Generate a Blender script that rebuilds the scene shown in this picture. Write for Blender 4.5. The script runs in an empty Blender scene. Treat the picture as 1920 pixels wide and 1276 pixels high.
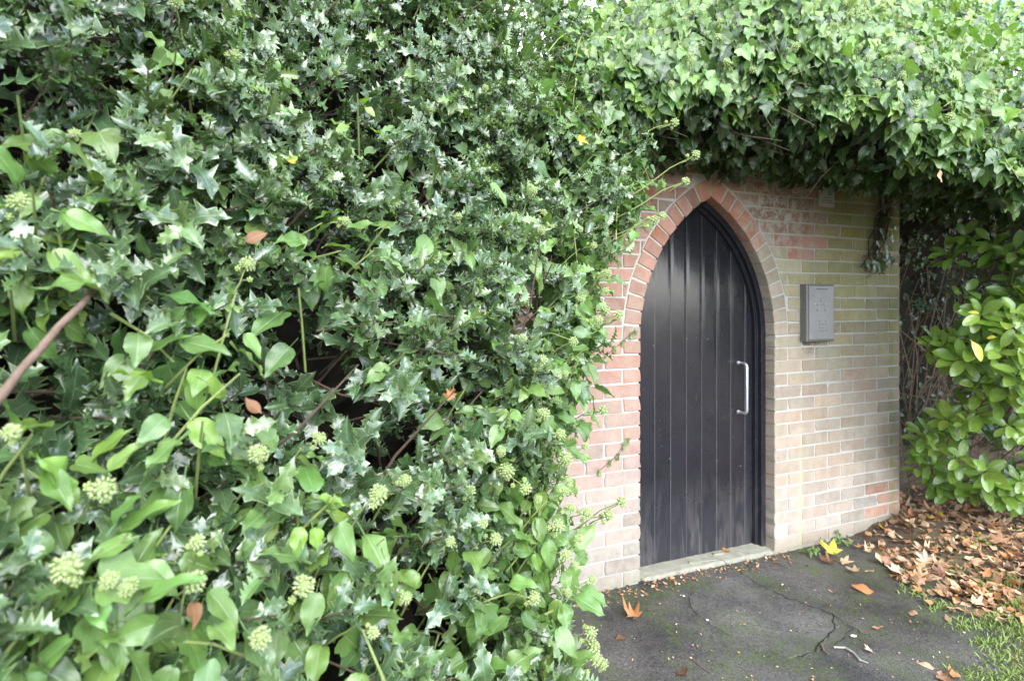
import bpy, math, random
import numpy as np
from mathutils import Vector, Matrix

rng = np.random.default_rng(11)
random.seed(11)
sc = bpy.context.scene
col = sc.collection
R_ = math.radians

# ------------------------------------------------------------------ camera, sky, sun, exposure
F = 1060.0            # focal length in photograph pixels (1920 wide)
HY = 563.0            # row of the horizon
CAMH = 1.49
cd = bpy.data.cameras.new('camera'); cam = bpy.data.objects.new('camera', cd); col.objects.link(cam)
cam.location = (0, 0, CAMH); cam.rotation_euler = (R_(90), 0, 0)
cd.sensor_width = 36.0; cd.lens = 36.0 * F / 1920.0
cd.shift_y = -(638.0 - HY) / 1920.0
cd.clip_start = 0.03; cd.clip_end = 2000
cd.dof.use_dof = True; cd.dof.focus_distance = 1.9; cd.dof.aperture_fstop = 3.6
sc.camera = cam

SUN_EL, SUN_AZ = 44.0, 158.0       # degrees; azimuth clockwise from +Y
w = bpy.data.worlds.new('World'); sc.world = w; w.use_nodes = True
nt = w.node_tree; nt.nodes.clear()
out = nt.nodes.new('ShaderNodeOutputWorld'); bg = nt.nodes.new('ShaderNodeBackground')
sky = nt.nodes.new('ShaderNodeTexSky'); sky.sky_type = 'NISHITA'; sky.sun_disc = False
sky.sun_elevation = R_(SUN_EL); sky.sun_rotation = R_(SUN_AZ); sky.dust_density = .4; sky.air_density = 1.0; sky.ozone_density = 2.5; sky.altitude = 1500
tc = nt.nodes.new('ShaderNodeTexCoord'); mp = nt.nodes.new('ShaderNodeMapping'); mp.inputs['Scale'].default_value = (1, 1, 2.2)
mp.inputs['Location'].default_value = (0.30, 0.1, -0.05)
nz = nt.nodes.new('ShaderNodeTexNoise'); nz.inputs['Scale'].default_value = 2.2; nz.inputs['Detail'].default_value = 7
rp = nt.nodes.new('ShaderNodeValToRGB'); rp.color_ramp.elements[0].position = 0.46; rp.color_ramp.elements[1].position = 0.62
mx = nt.nodes.new('ShaderNodeMix'); mx.data_type = 'RGBA'; mx.inputs[7].default_value = (11.0, 10.5, 9.8, 1)
L = nt.links.new
L(tc.outputs['Generated'], mp.inputs['Vector']); L(mp.outputs[0], nz.inputs['Vector']); L(nz.outputs['Fac'], rp.inputs[0])
L(rp.outputs['Color'], mx.inputs[0]); L(sky.outputs[0], mx.inputs[6]); L(mx.outputs[2], bg.inputs['Color'])
bg.inputs['Strength'].default_value = 0.15
L(bg.outputs[0], out.inputs[0])

sd = bpy.data.lights.new('sun', 'SUN'); so = bpy.data.objects.new('sun', sd); col.objects.link(so)
sd.energy = 1.25; sd.angle = R_(55); sd.color = (1.0, 0.965, 0.91)
e, a_ = R_(SUN_EL), R_(SUN_AZ)
sdir = Vector((math.sin(a_) * math.cos(e), math.cos(a_) * math.cos(e), math.sin(e)))
so.rotation_euler = sdir.to_track_quat('Z', 'Y').to_euler(); so.location = sdir * 20
sc.view_settings.view_transform = 'Standard'; sc.view_settings.look = 'None'
sc.view_settings.exposure = 2.38; sc.view_settings.gamma = 1.0
sc.render.engine = 'CYCLES'
sc.cycles.use_denoising = True
sc.cycles.max_bounces = 8; sc.cycles.diffuse_bounces = 4; sc.cycles.glossy_bounces = 3
sc.cycles.transmission_bounces = 4; sc.cycles.transparent_max_bounces = 4
sc.cycles.caustics_reflective = False; sc.cycles.caustics_refractive = False

# ------------------------------------------------------------------ helpers
def px(x, y, Y):
    """photograph pixel at depth Y -> world point"""
    return np.array([(x - 960) / F * Y, Y, CAMH + (HY - y) / F * Y])

def unit(v):
    v = np.asarray(v, float)
    return v / np.maximum(np.linalg.norm(v, axis=-1, keepdims=True), 1e-9)

def link(o, parent=None):
    col.objects.link(o)
    if parent is not None:
        o.parent = parent
        wl = Vector((0, 0, 0)); p = parent
        while p is not None:
            wl += p.location; p = None if p.parent is None or p.type != 'EMPTY' else p.parent
        if parent.type == 'EMPTY':
            o.matrix_parent_inverse = Matrix.Translation(-Vector(parent.location))
    return o

def tag(o, label=None, cat=None, group=None, kind=None):
    if label: o['label'] = label
    if cat: o['category'] = cat
    if group: o['group'] = group
    if kind: o['kind'] = kind
    return o

def thing(name, label, cat, loc=(0, 0, 0), group=None):
    o = bpy.data.objects.new(name, None); col.objects.link(o)
    o.empty_display_size = 0.05; o.location = Vector([float(c) for c in loc])
    return tag(o, label, cat, group)

class MB:
    """collects verts / polys (+ colour per vertex, uv per vertex, material index per poly)"""
    def __init__(s):
        s.v = []; s.f = []; s.c = []; s.uv = []; s.m = []; s.n = 0
    def add(s, verts, faces, c=(1, 1, 1), uv=None, m=0):
        verts = [tuple(map(float, p)) for p in verts]
        s.v += verts; s.f += [tuple(i + s.n for i in f) for f in faces]
        s.m += [m] * len(faces)
        cc = [tuple(c)] * len(verts) if not isinstance(c, list) else c
        s.c += cc; s.uv += uv if uv is not None else [(0, 0)] * len(verts)
        s.n += len(verts)
    def box(s, lo, hi, c=(1, 1, 1), m=0, xf=None):
        x0, y0, z0 = lo; x1, y1, z1 = hi
        v = [(x0, y0, z0), (x1, y0, z0), (x1, y1, z0), (x0, y1, z0), (x0, y0, z1), (x1, y0, z1), (x1, y1, z1), (x0, y1, z1)]
        if xf: v = [xf(*p) for p in v]
        s.add(v, [(0, 3, 2, 1), (4, 5, 6, 7), (0, 1, 5, 4), (1, 2, 6, 5), (2, 3, 7, 6), (3, 0, 4, 7)], c, None, m)
    def tube(s, pts, rad, k=6, c=(1, 1, 1), m=0, cap=True):
        pts = [np.asarray(p, float) for p in pts]; nP = len(pts)
        if not hasattr(rad, '__len__'): rad = [rad] * nP
        vs = []; prev = None
        for i in range(nP):
            d = unit(pts[min(i + 1, nP - 1)] - pts[max(i - 1, 0)])
            if prev is None:
                h = np.array([0, 0, 1.0]) if abs(d[2]) < .9 else np.array([1.0, 0, 0])
                x = unit(np.cross(d, h))
            else:
                x = unit(prev - d * np.dot(prev, d))
            prev = x; y = np.cross(d, x)
            for j in range(k):
                an = 2 * math.pi * j / k
                vs.append(pts[i] + rad[i] * (math.cos(an) * x + math.sin(an) * y))
        fs = []
        for i in range(nP - 1):
            for j in range(k):
                fs.append((i * k + j, i * k + (j + 1) % k, (i + 1) * k + (j + 1) % k, (i + 1) * k + j))
        if cap:
            fs.append(tuple(range(k))[::-1]); fs.append(tuple(range((nP - 1) * k, nP * k)))
        s.add(vs, fs, c, None, m)
    def sphere(s, ctr, r, c=(1, 1, 1), seg=6, rings=4, m=0, sq=(1, 1, 1)):
        ctr = np.asarray(ctr, float); vs = [ctr + np.array([0, 0, r * sq[2]])]
        for i in range(1, rings):
            th = math.pi * i / rings
            for j in range(seg):
                ph = 2 * math.pi * j / seg
                vs.append(ctr + r * np.array([math.sin(th) * math.cos(ph) * sq[0], math.sin(th) * math.sin(ph) * sq[1], math.cos(th) * sq[2]]))
        vs.append(ctr - np.array([0, 0, r * sq[2]])); e_ = len(vs) - 1; fs = []
        for j in range(seg):
            fs.append((0, 1 + j, 1 + (j + 1) % seg))
            fs.append((e_, e_ - seg + (j + 1) % seg, e_ - seg + j))
        for i in range(rings - 2):
            for j in range(seg):
                p = 1 + i * seg
                fs.append((p + j, p + seg + j, p + seg + (j + 1) % seg, p + (j + 1) % seg))
        s.add(vs, fs, c, None, m)
    def mesh(s, name, mats, smooth=False):
        me = bpy.data.meshes.new(name); me.from_pydata(s.v, [], s.f)
        if not hasattr(mats, '__len__'): mats = [mats]
        for mt in mats: me.materials.append(mt)
        at = me.attributes.new('Col', 'FLOAT_COLOR', 'POINT')
        at.data.foreach_set('color', np.c_[np.array(s.c, float), np.ones(len(s.c))].astype(np.float32).ravel())
        uvl = me.uv_layers.new(name='UVMap'); lv = np.zeros(len(me.loops), np.int32); me.loops.foreach_get('vertex_index', lv)
        uvl.data.foreach_set('uv', np.array(s.uv, np.float32)[lv].ravel())
        me.polygons.foreach_set('material_index', np.array(s.m, np.int32))
        if smooth: me.polygons.foreach_set('use_smooth', np.ones(len(me.polygons), bool))
        me.update(); return me
    def build(s, name, mats, parent=None, smooth=False):
        return link(bpy.data.objects.new(name, s.mesh(name, mats, smooth)), parent)

class Leaves:
    """many copies of leaf templates in one mesh, built with numpy"""
    def __init__(s): s.items = []
    def add(s, tmpl, pos, tip, nrm, size, color):
        s.items.append((tmpl, pos, tip, nrm, size, color))
    def build(s, name, mat, parent=None):
        by = {}
        for it in s.items: by.setdefault(id(it[0]), []).append(it)
        V = []; C = []; U = []; LO = []; LS = []; off = 0; lo = 0
        for its in by.values():
            T = its[0][0]; tv = T['v']; n = len(tv); N = len(its)
            pos = np.array([i[1] for i in its]); Yv = unit(np.array([i[2] for i in its])); Z = np.array([i[3] for i in its], float)
            Z = unit(Z - Yv * np.sum(Z * Yv, 1, keepdims=True)); X = np.cross(Yv, Z)
            sz = np.array([i[4] for i in its], float)
            B = np.stack([X, Yv, Z], 2) * sz[:, None, None]
            v = np.einsum('nij,kj->nki', B, tv) + pos[:, None, :]
            V.append(v.reshape(-1, 3)); U.append(np.tile(T['uv'], (N, 1)))
            C.append(np.repeat(np.array([i[5] for i in its], float), n, 0))
            LO.append((T['loops'][None, :] + (np.arange(N) * n)[:, None] + off).ravel())
            nl = len(T['loops'])
            LS.append((T['starts'][None, :] + (np.arange(N) * nl)[:, None] + lo).ravel())
            off += N * n; lo += N * nl
        V = np.concatenate(V); C = np.concatenate(C); U = np.concatenate(U); LO = np.concatenate(LO).astype(np.int32); LS = np.concatenate(LS).astype(np.int32)
        me = bpy.data.meshes.new(name)
        me.vertices.add(len(V)); me.vertices.foreach_set('co', V.astype(np.float32).ravel())
        me.loops.add(len(LO)); me.loops.foreach_set('vertex_index', LO)
        me.polygons.add(len(LS)); me.polygons.foreach_set('loop_start', LS)
        me.polygons.foreach_set('use_smooth', np.ones(len(LS), bool))
        me.materials.append(mat)
        me.update(calc_edges=True)
        at = me.attributes.new('Col', 'FLOAT_COLOR', 'POINT')
        at.data.foreach_set('color', np.c_[C, np.ones(len(C))].astype(np.float32).ravel())
        uvl = me.uv_layers.new(name='UVMap'); uvl.data.foreach_set('uv', U[LO].astype(np.float32).ravel())
        me.validate()
        return link(bpy.data.objects.new(name, me), parent)

def grid_leaf(ts, hw, cols=(-1, -.55, 0, .55, 1), sweep=None, edge=None, fold=.25, curl=.15, wave=0, wk=9, ph=0, twist=0):
    ts = list(ts); nr = len(ts); nc = len(cols); v = []; uv = []
    for i, t in enumerate(ts):
        for c in cols:
            x = c * hw[i]; y = t + (sweep[i] if sweep else 0) * c * c
            z = fold * abs(x) - curl * max(t, 0) ** 2 + wave * math.sin(wk * t + ph + (1.3 if c > 0 else 0)) * c * c
            if edge: z += edge[i] * c * c * (1 if abs(c) > .9 else .5)
            an = twist * t
            x, z = x * math.cos(an) - z * math.sin(an), x * math.sin(an) + z * math.cos(an)
            v.append((x, y, z)); uv.append((.5 + .5 * c, max(t, 0)))
    q = []
    for i in range(nr - 1):
        for j in range(nc - 1):
            q.append((i * nc + j, i * nc + j + 1, (i + 1) * nc + j + 1, (i + 1) * nc + j))
    loops = np.array(q).ravel()
    return dict(v=np.array(v), uv=np.array(uv), loops=loops, starts=np.arange(len(q)) * 4)

def fan_leaf(curl=.3, roll=.2, ph=0, teeth=True, squash=1.0, seed=0):
    r_ = random.Random(seed)
    pts = []
    lob = [(-72, .30), (-40, .34), (-14, .62), (8, .36), (28, .60), (44, .88), (58, .56), (68, .42), (80, .70), (90, 1.0),
           (100, .70), (112, .42), (122, .56), (136, .88), (152, .60), (172, .36), (194, .62), (220, .34), (252, .30)]
    v = [(0, 0, 0)]; uv = [(.5, .2)]
    def bend(x, y):
        d2 = x * x + y * y
        z = curl * d2 * (1 + .7 * math.sin(3 * math.atan2(y, x) + ph)) + roll * x * x * (1 if seed % 2 else -1)
        return (x * (1 - .25 * curl * d2), y * (1 - .3 * abs(curl) * d2), z)
    for k in (.5, 1.0):
        for an, rr in lob:
            rr = rr * (1 + r_.uniform(-.12, .12)); an = R_(an)
            x, y = k * rr * math.cos(an) * squash, k * rr * math.sin(an)
            v.append(bend(x, y)); uv.append((.5 + .5 * x, .3 + .6 * y))
    n = len(lob); loops = []; starts = []
    for j in range(n - 1):
        starts.append(len(loops)); loops += [0, 1 + j, 2 + j]
    for j in range(n - 1):
        starts.append(len(loops)); loops += [1 + j, 1 + n + j, 2 + n + j, 2 + j]
    b = len(v)      # leaf stalk
    v += [(-.012, 0, 0), (.012, 0, 0), (.012, -.5, .06), (-.012, -.5, .06)]; uv += [(.5, 0)] * 4
    starts.append(len(loops)); loops += [b, b + 3, b + 2, b + 1]
    return dict(v=np.array(v), uv=np.array(uv), loops=np.array(loops), starts=np.array(starts))

def tmpl_mesh(name, T, mat, size=1.0, thick=0.0):
    me = bpy.data.meshes.new(name)
    st = list(T['starts']) + [len(T['loops'])]
    me.from_pydata([tuple(p) for p in T['v'] * size], [], [tuple(int(i) for i in T['loops'][st[k]:st[k + 1]]) for k in range(len(st) - 1)])
    me.materials.append(mat); uvl = me.uv_layers.new(name='UVMap'); lv = np.zeros(len(me.loops), np.int32); me.loops.foreach_get('vertex_index', lv)
    uvl.data.foreach_set('uv', T['uv'][lv].astype(np.float32).ravel())
    me.polygons.foreach_set('use_smooth', np.ones(len(me.polygons), bool)); me.update()
    return me

# ------------------------------------------------------------------ materials
class NT:
    def __init__(s, name):
        s.mat = bpy.data.materials.new(name); s.mat.use_nodes = True; s.t = s.mat.node_tree; s.t.nodes.clear()
        s.out = s.n('ShaderNodeOutputMaterial')
    def n(s, t, **kw):
        nd = s.t.nodes.new(t)
        for k, v in kw.items():
            if k in nd.inputs: nd.inputs[k].default_value = v
            else: setattr(nd, k, v)
        return nd
    def l(s, a, b): s.t.links.new(a, b)
    def math(s, op, a, b=None, clamp=False):
        nd = s.n('ShaderNodeMath'); nd.operation = op; nd.use_clamp = clamp
        for i, x in enumerate((a, b)):
            if x is None: continue
            if isinstance(x, (int, float)): nd.inputs[i].default_value = x
            else: s.l(x, nd.inputs[i])
        return nd.outputs[0]
    def mix(s, fac, a, b, blend='MIX'):
        nd = s.n('ShaderNodeMix'); nd.data_type = 'RGBA'; nd.blend_type = blend
        for i, x in ((0, fac), (6, a), (7, b)):
            if isinstance(x, (int, float)): nd.inputs[i].default_value = x
            elif isinstance(x, tuple): nd.inputs[i].default_value = (*x, 1)
            else: s.l(x, nd.inputs[i])
        return nd.outputs[2]
    def noise(s, scale, detail=4, rough=.55, vec=None, dist=0):
        nd = s.n('ShaderNodeTexNoise'); nd.inputs['Scale'].default_value = scale; nd.inputs['Detail'].default_value = detail
        nd.inputs['Roughness'].default_value = rough; nd.inputs['Distortion'].default_value = dist
        if vec is not None: s.l(vec, nd.inputs['Vector'])
        return nd.outputs['Fac']
    def ramp(s, f, p0, p1, c0=(0, 0, 0), c1=(1, 1, 1)):
        nd = s.n('ShaderNodeValToRGB'); el = nd.color_ramp.elements
        el[0].position = p0; el[1].position = p1; el[0].color = (*c0, 1); el[1].color = (*c1, 1); s.l(f, nd.inputs[0])
        return nd.outputs[0]
    def bump(s, h, strength=.3, dist=.01):
        nd = s.n('ShaderNodeBump'); nd.inputs['Strength'].default_value = strength; nd.inputs['Distance'].default_value = dist
        s.l(h, nd.inputs['Height']); return nd.outputs[0]
    def principled(s, color, rough=.5, spec=.5, metal=0, normal=None):
        p = s.n('ShaderNodeBsdfPrincipled')
        for nm, x in (('Base Color', color), ('Roughness', rough), ('Specular IOR Level', spec), ('Metallic', metal)):
            if isinstance(x, tuple): p.inputs[nm].default_value = (*x, 1)
            elif isinstance(x, (int, float)): p.inputs[nm].default_value = x
            else: s.l(x, p.inputs[nm])
        if normal is not None: s.l(normal, p.inputs['Normal'])
        return p.outputs[0]
    def obj(s): return s.n('ShaderNodeTexCoord').outputs['Object']
    def done(s, sh): s.l(sh, s.out.inputs['Surface']); return s.mat

def plain(name, color, rough=.6, spec=.4, metal=0, var=.25, scale=30, bump=.1):
    m = NT(name); o = m.obj(); f = m.noise(scale, 5, .6, o)
    c = m.mix(f, tuple(x * (1 - var) for x in color), tuple(min(1, x * (1 + var)) for x in color))
    return m.done(m.principled(c, rough, spec, metal, m.bump(f, bump, .004)))

def leaf_mat(name, rough=.32, spec=.5, vein=.35, kind='side', edge=0, trans=.25, veincol=(.25, .36, .12), bumps=.25, nv=9, blotch=0.0):
    m = NT(name)
    at = m.n('ShaderNodeAttribute'); at.attribute_name = 'Col'
    uv = m.n('ShaderNodeUVMap'); uv.uv_map = 'UVMap'; sp = m.n('ShaderNodeSeparateXYZ'); m.l(uv.outputs[0], sp.inputs[0])
    ac = m.math('MULTIPLY', m.math('ABSOLUTE', m.math('SUBTRACT', sp.outputs[0], .5)), 2)     # 0 midrib .. 1 edge
    mid = m.math('SUBTRACT', 1, m.math('MULTIPLY', ac, 16), True)
    if kind == 'side':
        s_ = m.math('SINE', m.math('MULTIPLY', m.math('SUBTRACT', sp.outputs[1], m.math('MULTIPLY', ac, .16)), nv * 6.283))
        sv = m.math('MULTIPLY', m.math('SUBTRACT', s_, .86, True), 3.0, True)
    else:           # palmate veins from the base
        an = m.math('ARCTAN2', m.math('MULTIPLY', ac, .45), m.math('ADD', sp.outputs[1], .02))
        s_ = m.math('SINE', m.math('ADD', m.math('MULTIPLY', an, 13.0), 1.571))
        sv = m.math('MULTIPLY', m.math('SUBTRACT', s_, .90, True), 5.0, True)
    vv = m.math('MAXIMUM', mid, m.math('MULTIPLY', sv, .55))
    o = m.obj(); f = m.noise(60, 3, .5, o)
    base = m.mix(f, (.72, .75, .7), (1.2, 1.18, 1.15)); base = m.mix(1.0, at.outputs['Color'], base, 'MULTIPLY')
    base = m.mix(m.math('MULTIPLY', vv, vein), base, veincol)
    if edge:
        e_ = m.math('MULTIPLY', m.math('SUBTRACT', ac, .88, True), 8 * edge, True); base = m.mix(e_, base, veincol)
    if blotch:
        b_ = m.ramp(m.noise(22, 4, .6, o), .62, .72); base = m.mix(m.math('MULTIPLY', b_, blotch), base, (.10, .07, .03))
    h = m.math('ADD', m.math('MULTIPLY', vv, -1.0), m.math('MULTIPLY', f, .8))
    nb = m.bump(h, bumps, .0015)
    rg = m.math('ADD', m.math('MULTIPLY', m.noise(14, 2, .5, o), .22), rough - .11)
    p = m.principled(base, rg, spec, 0, nb)
    tr = m.n('ShaderNodeBsdfTranslucent'); tcol = m.mix(1.0, base, (1.5, 1.6, .6), 'MULTIPLY'); m.l(tcol, tr.inputs[0])
    ms = m.n('ShaderNodeMixShader'); ms.inputs[0].default_value = trans; m.l(p, ms.inputs[1]); m.l(tr.outputs[0], ms.inputs[2])
    return m.done(ms.outputs[0])

M = {}
M['holly'] = leaf_mat('holly_leaf', .23, 1.0, .5, 'side', 1.3, .16, (.26, .36, .14), .18, 6)
M['ivy'] = leaf_mat('ivy_leaf', .33, .65, .70, 'palm', 0, .25, (.30, .38, .22), .4, 9, .35)
M['laurel'] = leaf_mat('laurel_leaf', .26, .7, .6, 'side', 0, .28, (.30, .38, .12), .25, 8)
M['shrub'] = leaf_mat('small_shrub_leaf', .45, .4, .2, 'side', 0, .2, (.2, .27, .14), .2, 5)

def dead_mat(name, c1, c2):
    m = NT(name); oi = m.n('ShaderNodeObjectInfo'); o = m.obj(); f = m.noise(26, 4, .6, o)
    base = m.mix(oi.outputs['Random'], c1, c2); base = m.mix(1.0, base, m.mix(f, (.6, .55, .5), (1.3, 1.25, 1.2)), 'MULTIPLY')
    uv = m.n('ShaderNodeUVMap'); sp = m.n('ShaderNodeSeparateXYZ'); m.l(uv.outputs[0], sp.inputs[0])
    mid = m.math('SUBTRACT', 1, m.math('MULTIPLY', m.math('ABSOLUTE', m.math('SUBTRACT', sp.outputs[0], .5)), 30), True)
    base = m.mix(m.math('MULTIPLY', mid, .4), base, (.5, .33, .17))
    p = m.principled(base, .62, .35, 0, m.bump(f, .4, .003))
    tr = m.n('ShaderNodeBsdfTranslucent'); m.l(base, tr.inputs[0])
    ms = m.n('ShaderNodeMixShader'); ms.inputs[0].default_value = .2; m.l(p, ms.inputs[1]); m.l(tr.outputs[0], ms.inputs[2])
    return m.done(ms.outputs[0])
M['dead_orange'] = dead_mat('orange_dead_leaf', (.42, .19, .075), (.54, .31, .15))
M['dead_brown'] = dead_mat('brown_dead_leaf', (.13, .068, .038), (.24, .13, .07))
M['dead_tan'] = dead_mat('tan_dead_leaf', (.48, .33, .21), (.60, .45, .31))
M['dead_yellow'] = dead_mat('yellow_dead_leaf', (.58, .43, .03), (.62, .52, .09))
def dead_stuff_mat():
    m = NT('leaf_litter'); at = m.n('ShaderNodeAttribute'); at.attribute_name = 'Col'; f = m.noise(30, 4, .6, m.obj())
    base = m.mix(1.0, at.outputs['Color'], m.mix(f, (.6, .55, .5), (1.3, 1.25, 1.2)), 'MULTIPLY')
    return m.done(m.principled(base, .65, .3, 0, m.bump(f, .4, .003)))
M['litter'] = dead_stuff_mat()
M['bark'] = plain('bark', (.14, .10, .07), .75, .25, 0, .5, 60, .5)
M['bark_dark'] = plain('dark_bark', (.085, .06, .045), .8, .2, 0, .6, 50, .6)
M['bark_tan'] = plain('tan_branch', (.15, .105, .078), .8, .2, 0, .6, 70, .9)
M['greenstem'] = plain('green_stem', (.22, .27, .09), .5, .4, 0, .25, 60, .2)
M['core'] = plain('painted_shade_black', (.022, .019, .014), .9, .1, 0, .8, 18, .8)  # near-black colour that stands for the shade between leaves
def flower_mat():
    m = NT('ivy_flower'); at = m.n('ShaderNodeAttribute'); at.attribute_name = 'Col'
    p = m.principled(at.outputs['Color'], .55, .3)
    tr = m.n('ShaderNodeBsdfTranslucent'); m.l(at.outputs['Color'], tr.inputs[0])
    ms = m.n('ShaderNodeMixShader'); ms.inputs[0].default_value = .25; m.l(p, ms.inputs[1]); m.l(tr.outputs[0], ms.inputs[2])
    return m.done(ms.outputs[0])
M['flower'] = flower_mat()

def brick_mat():
    m = NT('weathered_brick'); at = m.n('ShaderNodeAttribute'); at.attribute_name = 'Col'; o = m.obj()
    uv = m.n('ShaderNodeUVMap'); sp = m.n('ShaderNodeSeparateXYZ'); m.l(uv.outputs[0], sp.inputs[0]); u, z = sp.outputs[0], sp.outputs[1]
    f1 = m.noise(16, 6, .65, o); f2 = m.noise(120, 4, .7, o)
    c = m.mix(1.0, at.outputs['Color'], m.mix(f1, (.72, .70, .66), (1.25, 1.25, 1.27)), 'MULTIPLY')
    c = m.mix(1.0, c, m.mix(f2, (.8, .8, .8), (1.18, 1.17, 1.15)), 'MULTIPLY')
    # lime bloom, thicker towards the top of the wall above the arch
    bl = m.ramp(m.noise(17, 8, .78, o, .3), .47, .56)
    top = m.math('MULTIPLY', m.math('SUBTRACT', z, 1.72), 3.2, True)
    side = m.math('SUBTRACT', 1, m.math('MULTIPLY', m.math('ABSOLUTE', m.math('SUBTRACT', u, .98)), 2.4), True)
    k = m.math('ADD', m.math('MULTIPLY', m.math('MULTIPLY', top, side), 1.0), .13)
    c = m.mix(m.math('MULTIPLY', bl, k), c, (.56, .53, .49))
    mpz = m.n('ShaderNodeMapping'); mpz.inputs['Scale'].default_value = (1, 1, .13); m.l(o, mpz.inputs[0])
    drip = m.ramp(m.noise(13, 5, .65, mpz.outputs[0]), .50, .72); c = m.mix(m.math('MULTIPLY', drip, .38), c, (.19, .17, .12))
    wash = m.ramp(m.noise(4.5, 6, .7, o, .5), .38, .68); c = m.mix(m.math('MULTIPLY', wash, .48), c, (.37, .335, .27))
    pit = m.ramp(m.noise(55, 3, .75, o), .62, .70); c = m.mix(m.math('MULTIPLY', pit, .45), c, (.15, .11, .085))
    # green algae streak by the free end
    st = m.math('SUBTRACT', 1, m.math('MULTIPLY', m.math('ABSOLUTE', m.math('SUBTRACT', u, 1.975)), 20), True)
    st = m.math('MULTIPLY', st, m.ramp(m.noise(9, 4, .6, o), .40, .58))
    c = m.mix(m.math('MULTIPLY', st, .75), c, (.20, .22, .05))
    st2 = m.math('SUBTRACT', 1, m.math('MULTIPLY', m.math('ABSOLUTE', m.math('SUBTRACT', u, 1.155)), 40), True)
    c = m.mix(m.math('MULTIPLY', m.math('MULTIPLY', st2, m.math('SUBTRACT', 1.2, z, True)), .5), c, (.46, .46, .22))
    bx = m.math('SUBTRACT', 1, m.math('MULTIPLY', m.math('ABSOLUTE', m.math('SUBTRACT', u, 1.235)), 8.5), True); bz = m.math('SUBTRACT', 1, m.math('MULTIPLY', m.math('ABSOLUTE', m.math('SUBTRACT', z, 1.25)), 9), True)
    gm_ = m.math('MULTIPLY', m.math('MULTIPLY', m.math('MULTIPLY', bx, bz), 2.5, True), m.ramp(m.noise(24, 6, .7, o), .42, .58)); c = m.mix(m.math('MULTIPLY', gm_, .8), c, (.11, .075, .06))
    # damp dirt at the foot
    lowz = m.math('MULTIPLY', m.math('SUBTRACT', .12, z), 7, True)
    c = m.mix(m.math('MULTIPLY', lowz, m.math('MULTIPLY', f1, .9)), c, (.20, .18, .11))
    h = m.math('ADD', m.math('MULTIPLY', f2, .5), f1)
    return m.done(m.principled(c, .88, .2, 0, m.bump(h, .55, .006)))
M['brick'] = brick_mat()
def mortar_mat():
    m = NT('mortar'); o = m.obj(); f = m.noise(90, 5, .7, o); g = m.noise(5, 4, .6, o)
    uv = m.n('ShaderNodeUVMap'); sp = m.n('ShaderNodeSeparateXYZ'); m.l(uv.outputs[0], sp.inputs[0]); u, z = sp.outputs[0], sp.outputs[1]
    c = m.mix(f, (.39, .375, .335), (.56, .545, .505))
    gr = m.math('MULTIPLY', m.math('MULTIPLY', m.math('SUBTRACT', z, 1.35), 1.6, True), m.ramp(g, .42, .62))
    c = m.mix(m.math('MULTIPLY', gr, .35), c, (.42, .40, .22))
    dk = m.ramp(m.noise(11, 4, .65, o), .60, .70); c = m.mix(m.math('MULTIPLY', dk, .45), c, (.16, .14, .11))
    lowz = m.math('MULTIPLY', m.math('SUBTRACT', .20, z), 5, True); c = m.mix(m.math('MULTIPLY', lowz, .55), c, (.24, .22, .15))
    return m.done(m.principled(c, .92, .15, 0, m.bump(f, .7, .006)))
M['mortar'] = mortar_mat()

def paint_mat():
    m = NT('black_gloss_paint'); o = m.obj(); mpn = m.n('ShaderNodeMapping'); mpn.inputs['Scale'].default_value = (1, 1, .16); m.l(o, mpn.inputs[0])
    grain = m.noise(70, 5, .6, mpn.outputs[0]); f = m.noise(9, 5, .6, o); spk = m.ramp(m.noise(150, 2, .5, o), .73, .78)
    sp = m.n('ShaderNodeSeparateXYZ'); m.l(o, sp.inputs[0])
    c = m.mix(f, (.010, .010, .014), (.020, .020, .025))
    low = m.math('MULTIPLY', m.math('SUBTRACT', .50, sp.outputs[2]), 2.4, True)
    scuff = m.math('MULTIPLY', low, m.ramp(m.noise(13, 7, .72, mpn.outputs[0], .8), .46, .70))
    c = m.mix(m.math('MULTIPLY', scuff, .8), c, (.115, .105, .10))
    dust = m.ramp(m.noise(5, 6, .7, mpn.outputs[0]), .42, .75); c = m.mix(m.math('MULTIPLY', dust, .10), c, (.06, .058, .062))
    edge_ = m.ramp(m.noise(34, 3, .6, o, 1.2), .66, .69); c = m.mix(m.math('MULTIPLY', edge_, .22), c, (.10, .095, .095))
    c = m.mix(m.math('MULTIPLY', spk, .35), c, (.25, .24, .23))
    rg = m.math('ADD', m.math('ADD', m.math('MULTIPLY', f, .14), .10), m.math('MULTIPLY', low, .30))
    return m.done(m.principled(c, rg, .5, 0, m.bump(grain, .12, .004)))
M['paint'] = paint_mat()
M['groove'] = plain('dusty_glint_groove', (.115, .11, .115), .6, .4, 0, .5, 40, .2)  # dusty grey, its paleness also standing for light caught along the grooves
M['steel'] = plain('brushed_steel', (.72, .72, .75), .36, .5, .8, .08, 80, .05)
M['casing'] = plain('galvanised_casing', (.17, .165, .155), .5, .5, .4, .12, 25, .1)
M['face'] = plain('brushed_faceplate', (.28, .275, .27), .45, .5, .3, .22, 14, .06)
M['dark'] = plain('dark_marking', (.05, .05, .05), .6, .3, 0, .2, 60, 0)
M['button'] = plain('metal_button', (.36, .36, .38), .4, .5, .5, .1, 60, 0)
M['plaque'] = plain('white_plastic', (.50, .49, .46), .5, .4, 0, .12, 30, .05)
M['stone'] = plain('pale_stone', (.27, .265, .21), .9, .2, 0, .35, 22, .6)

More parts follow.
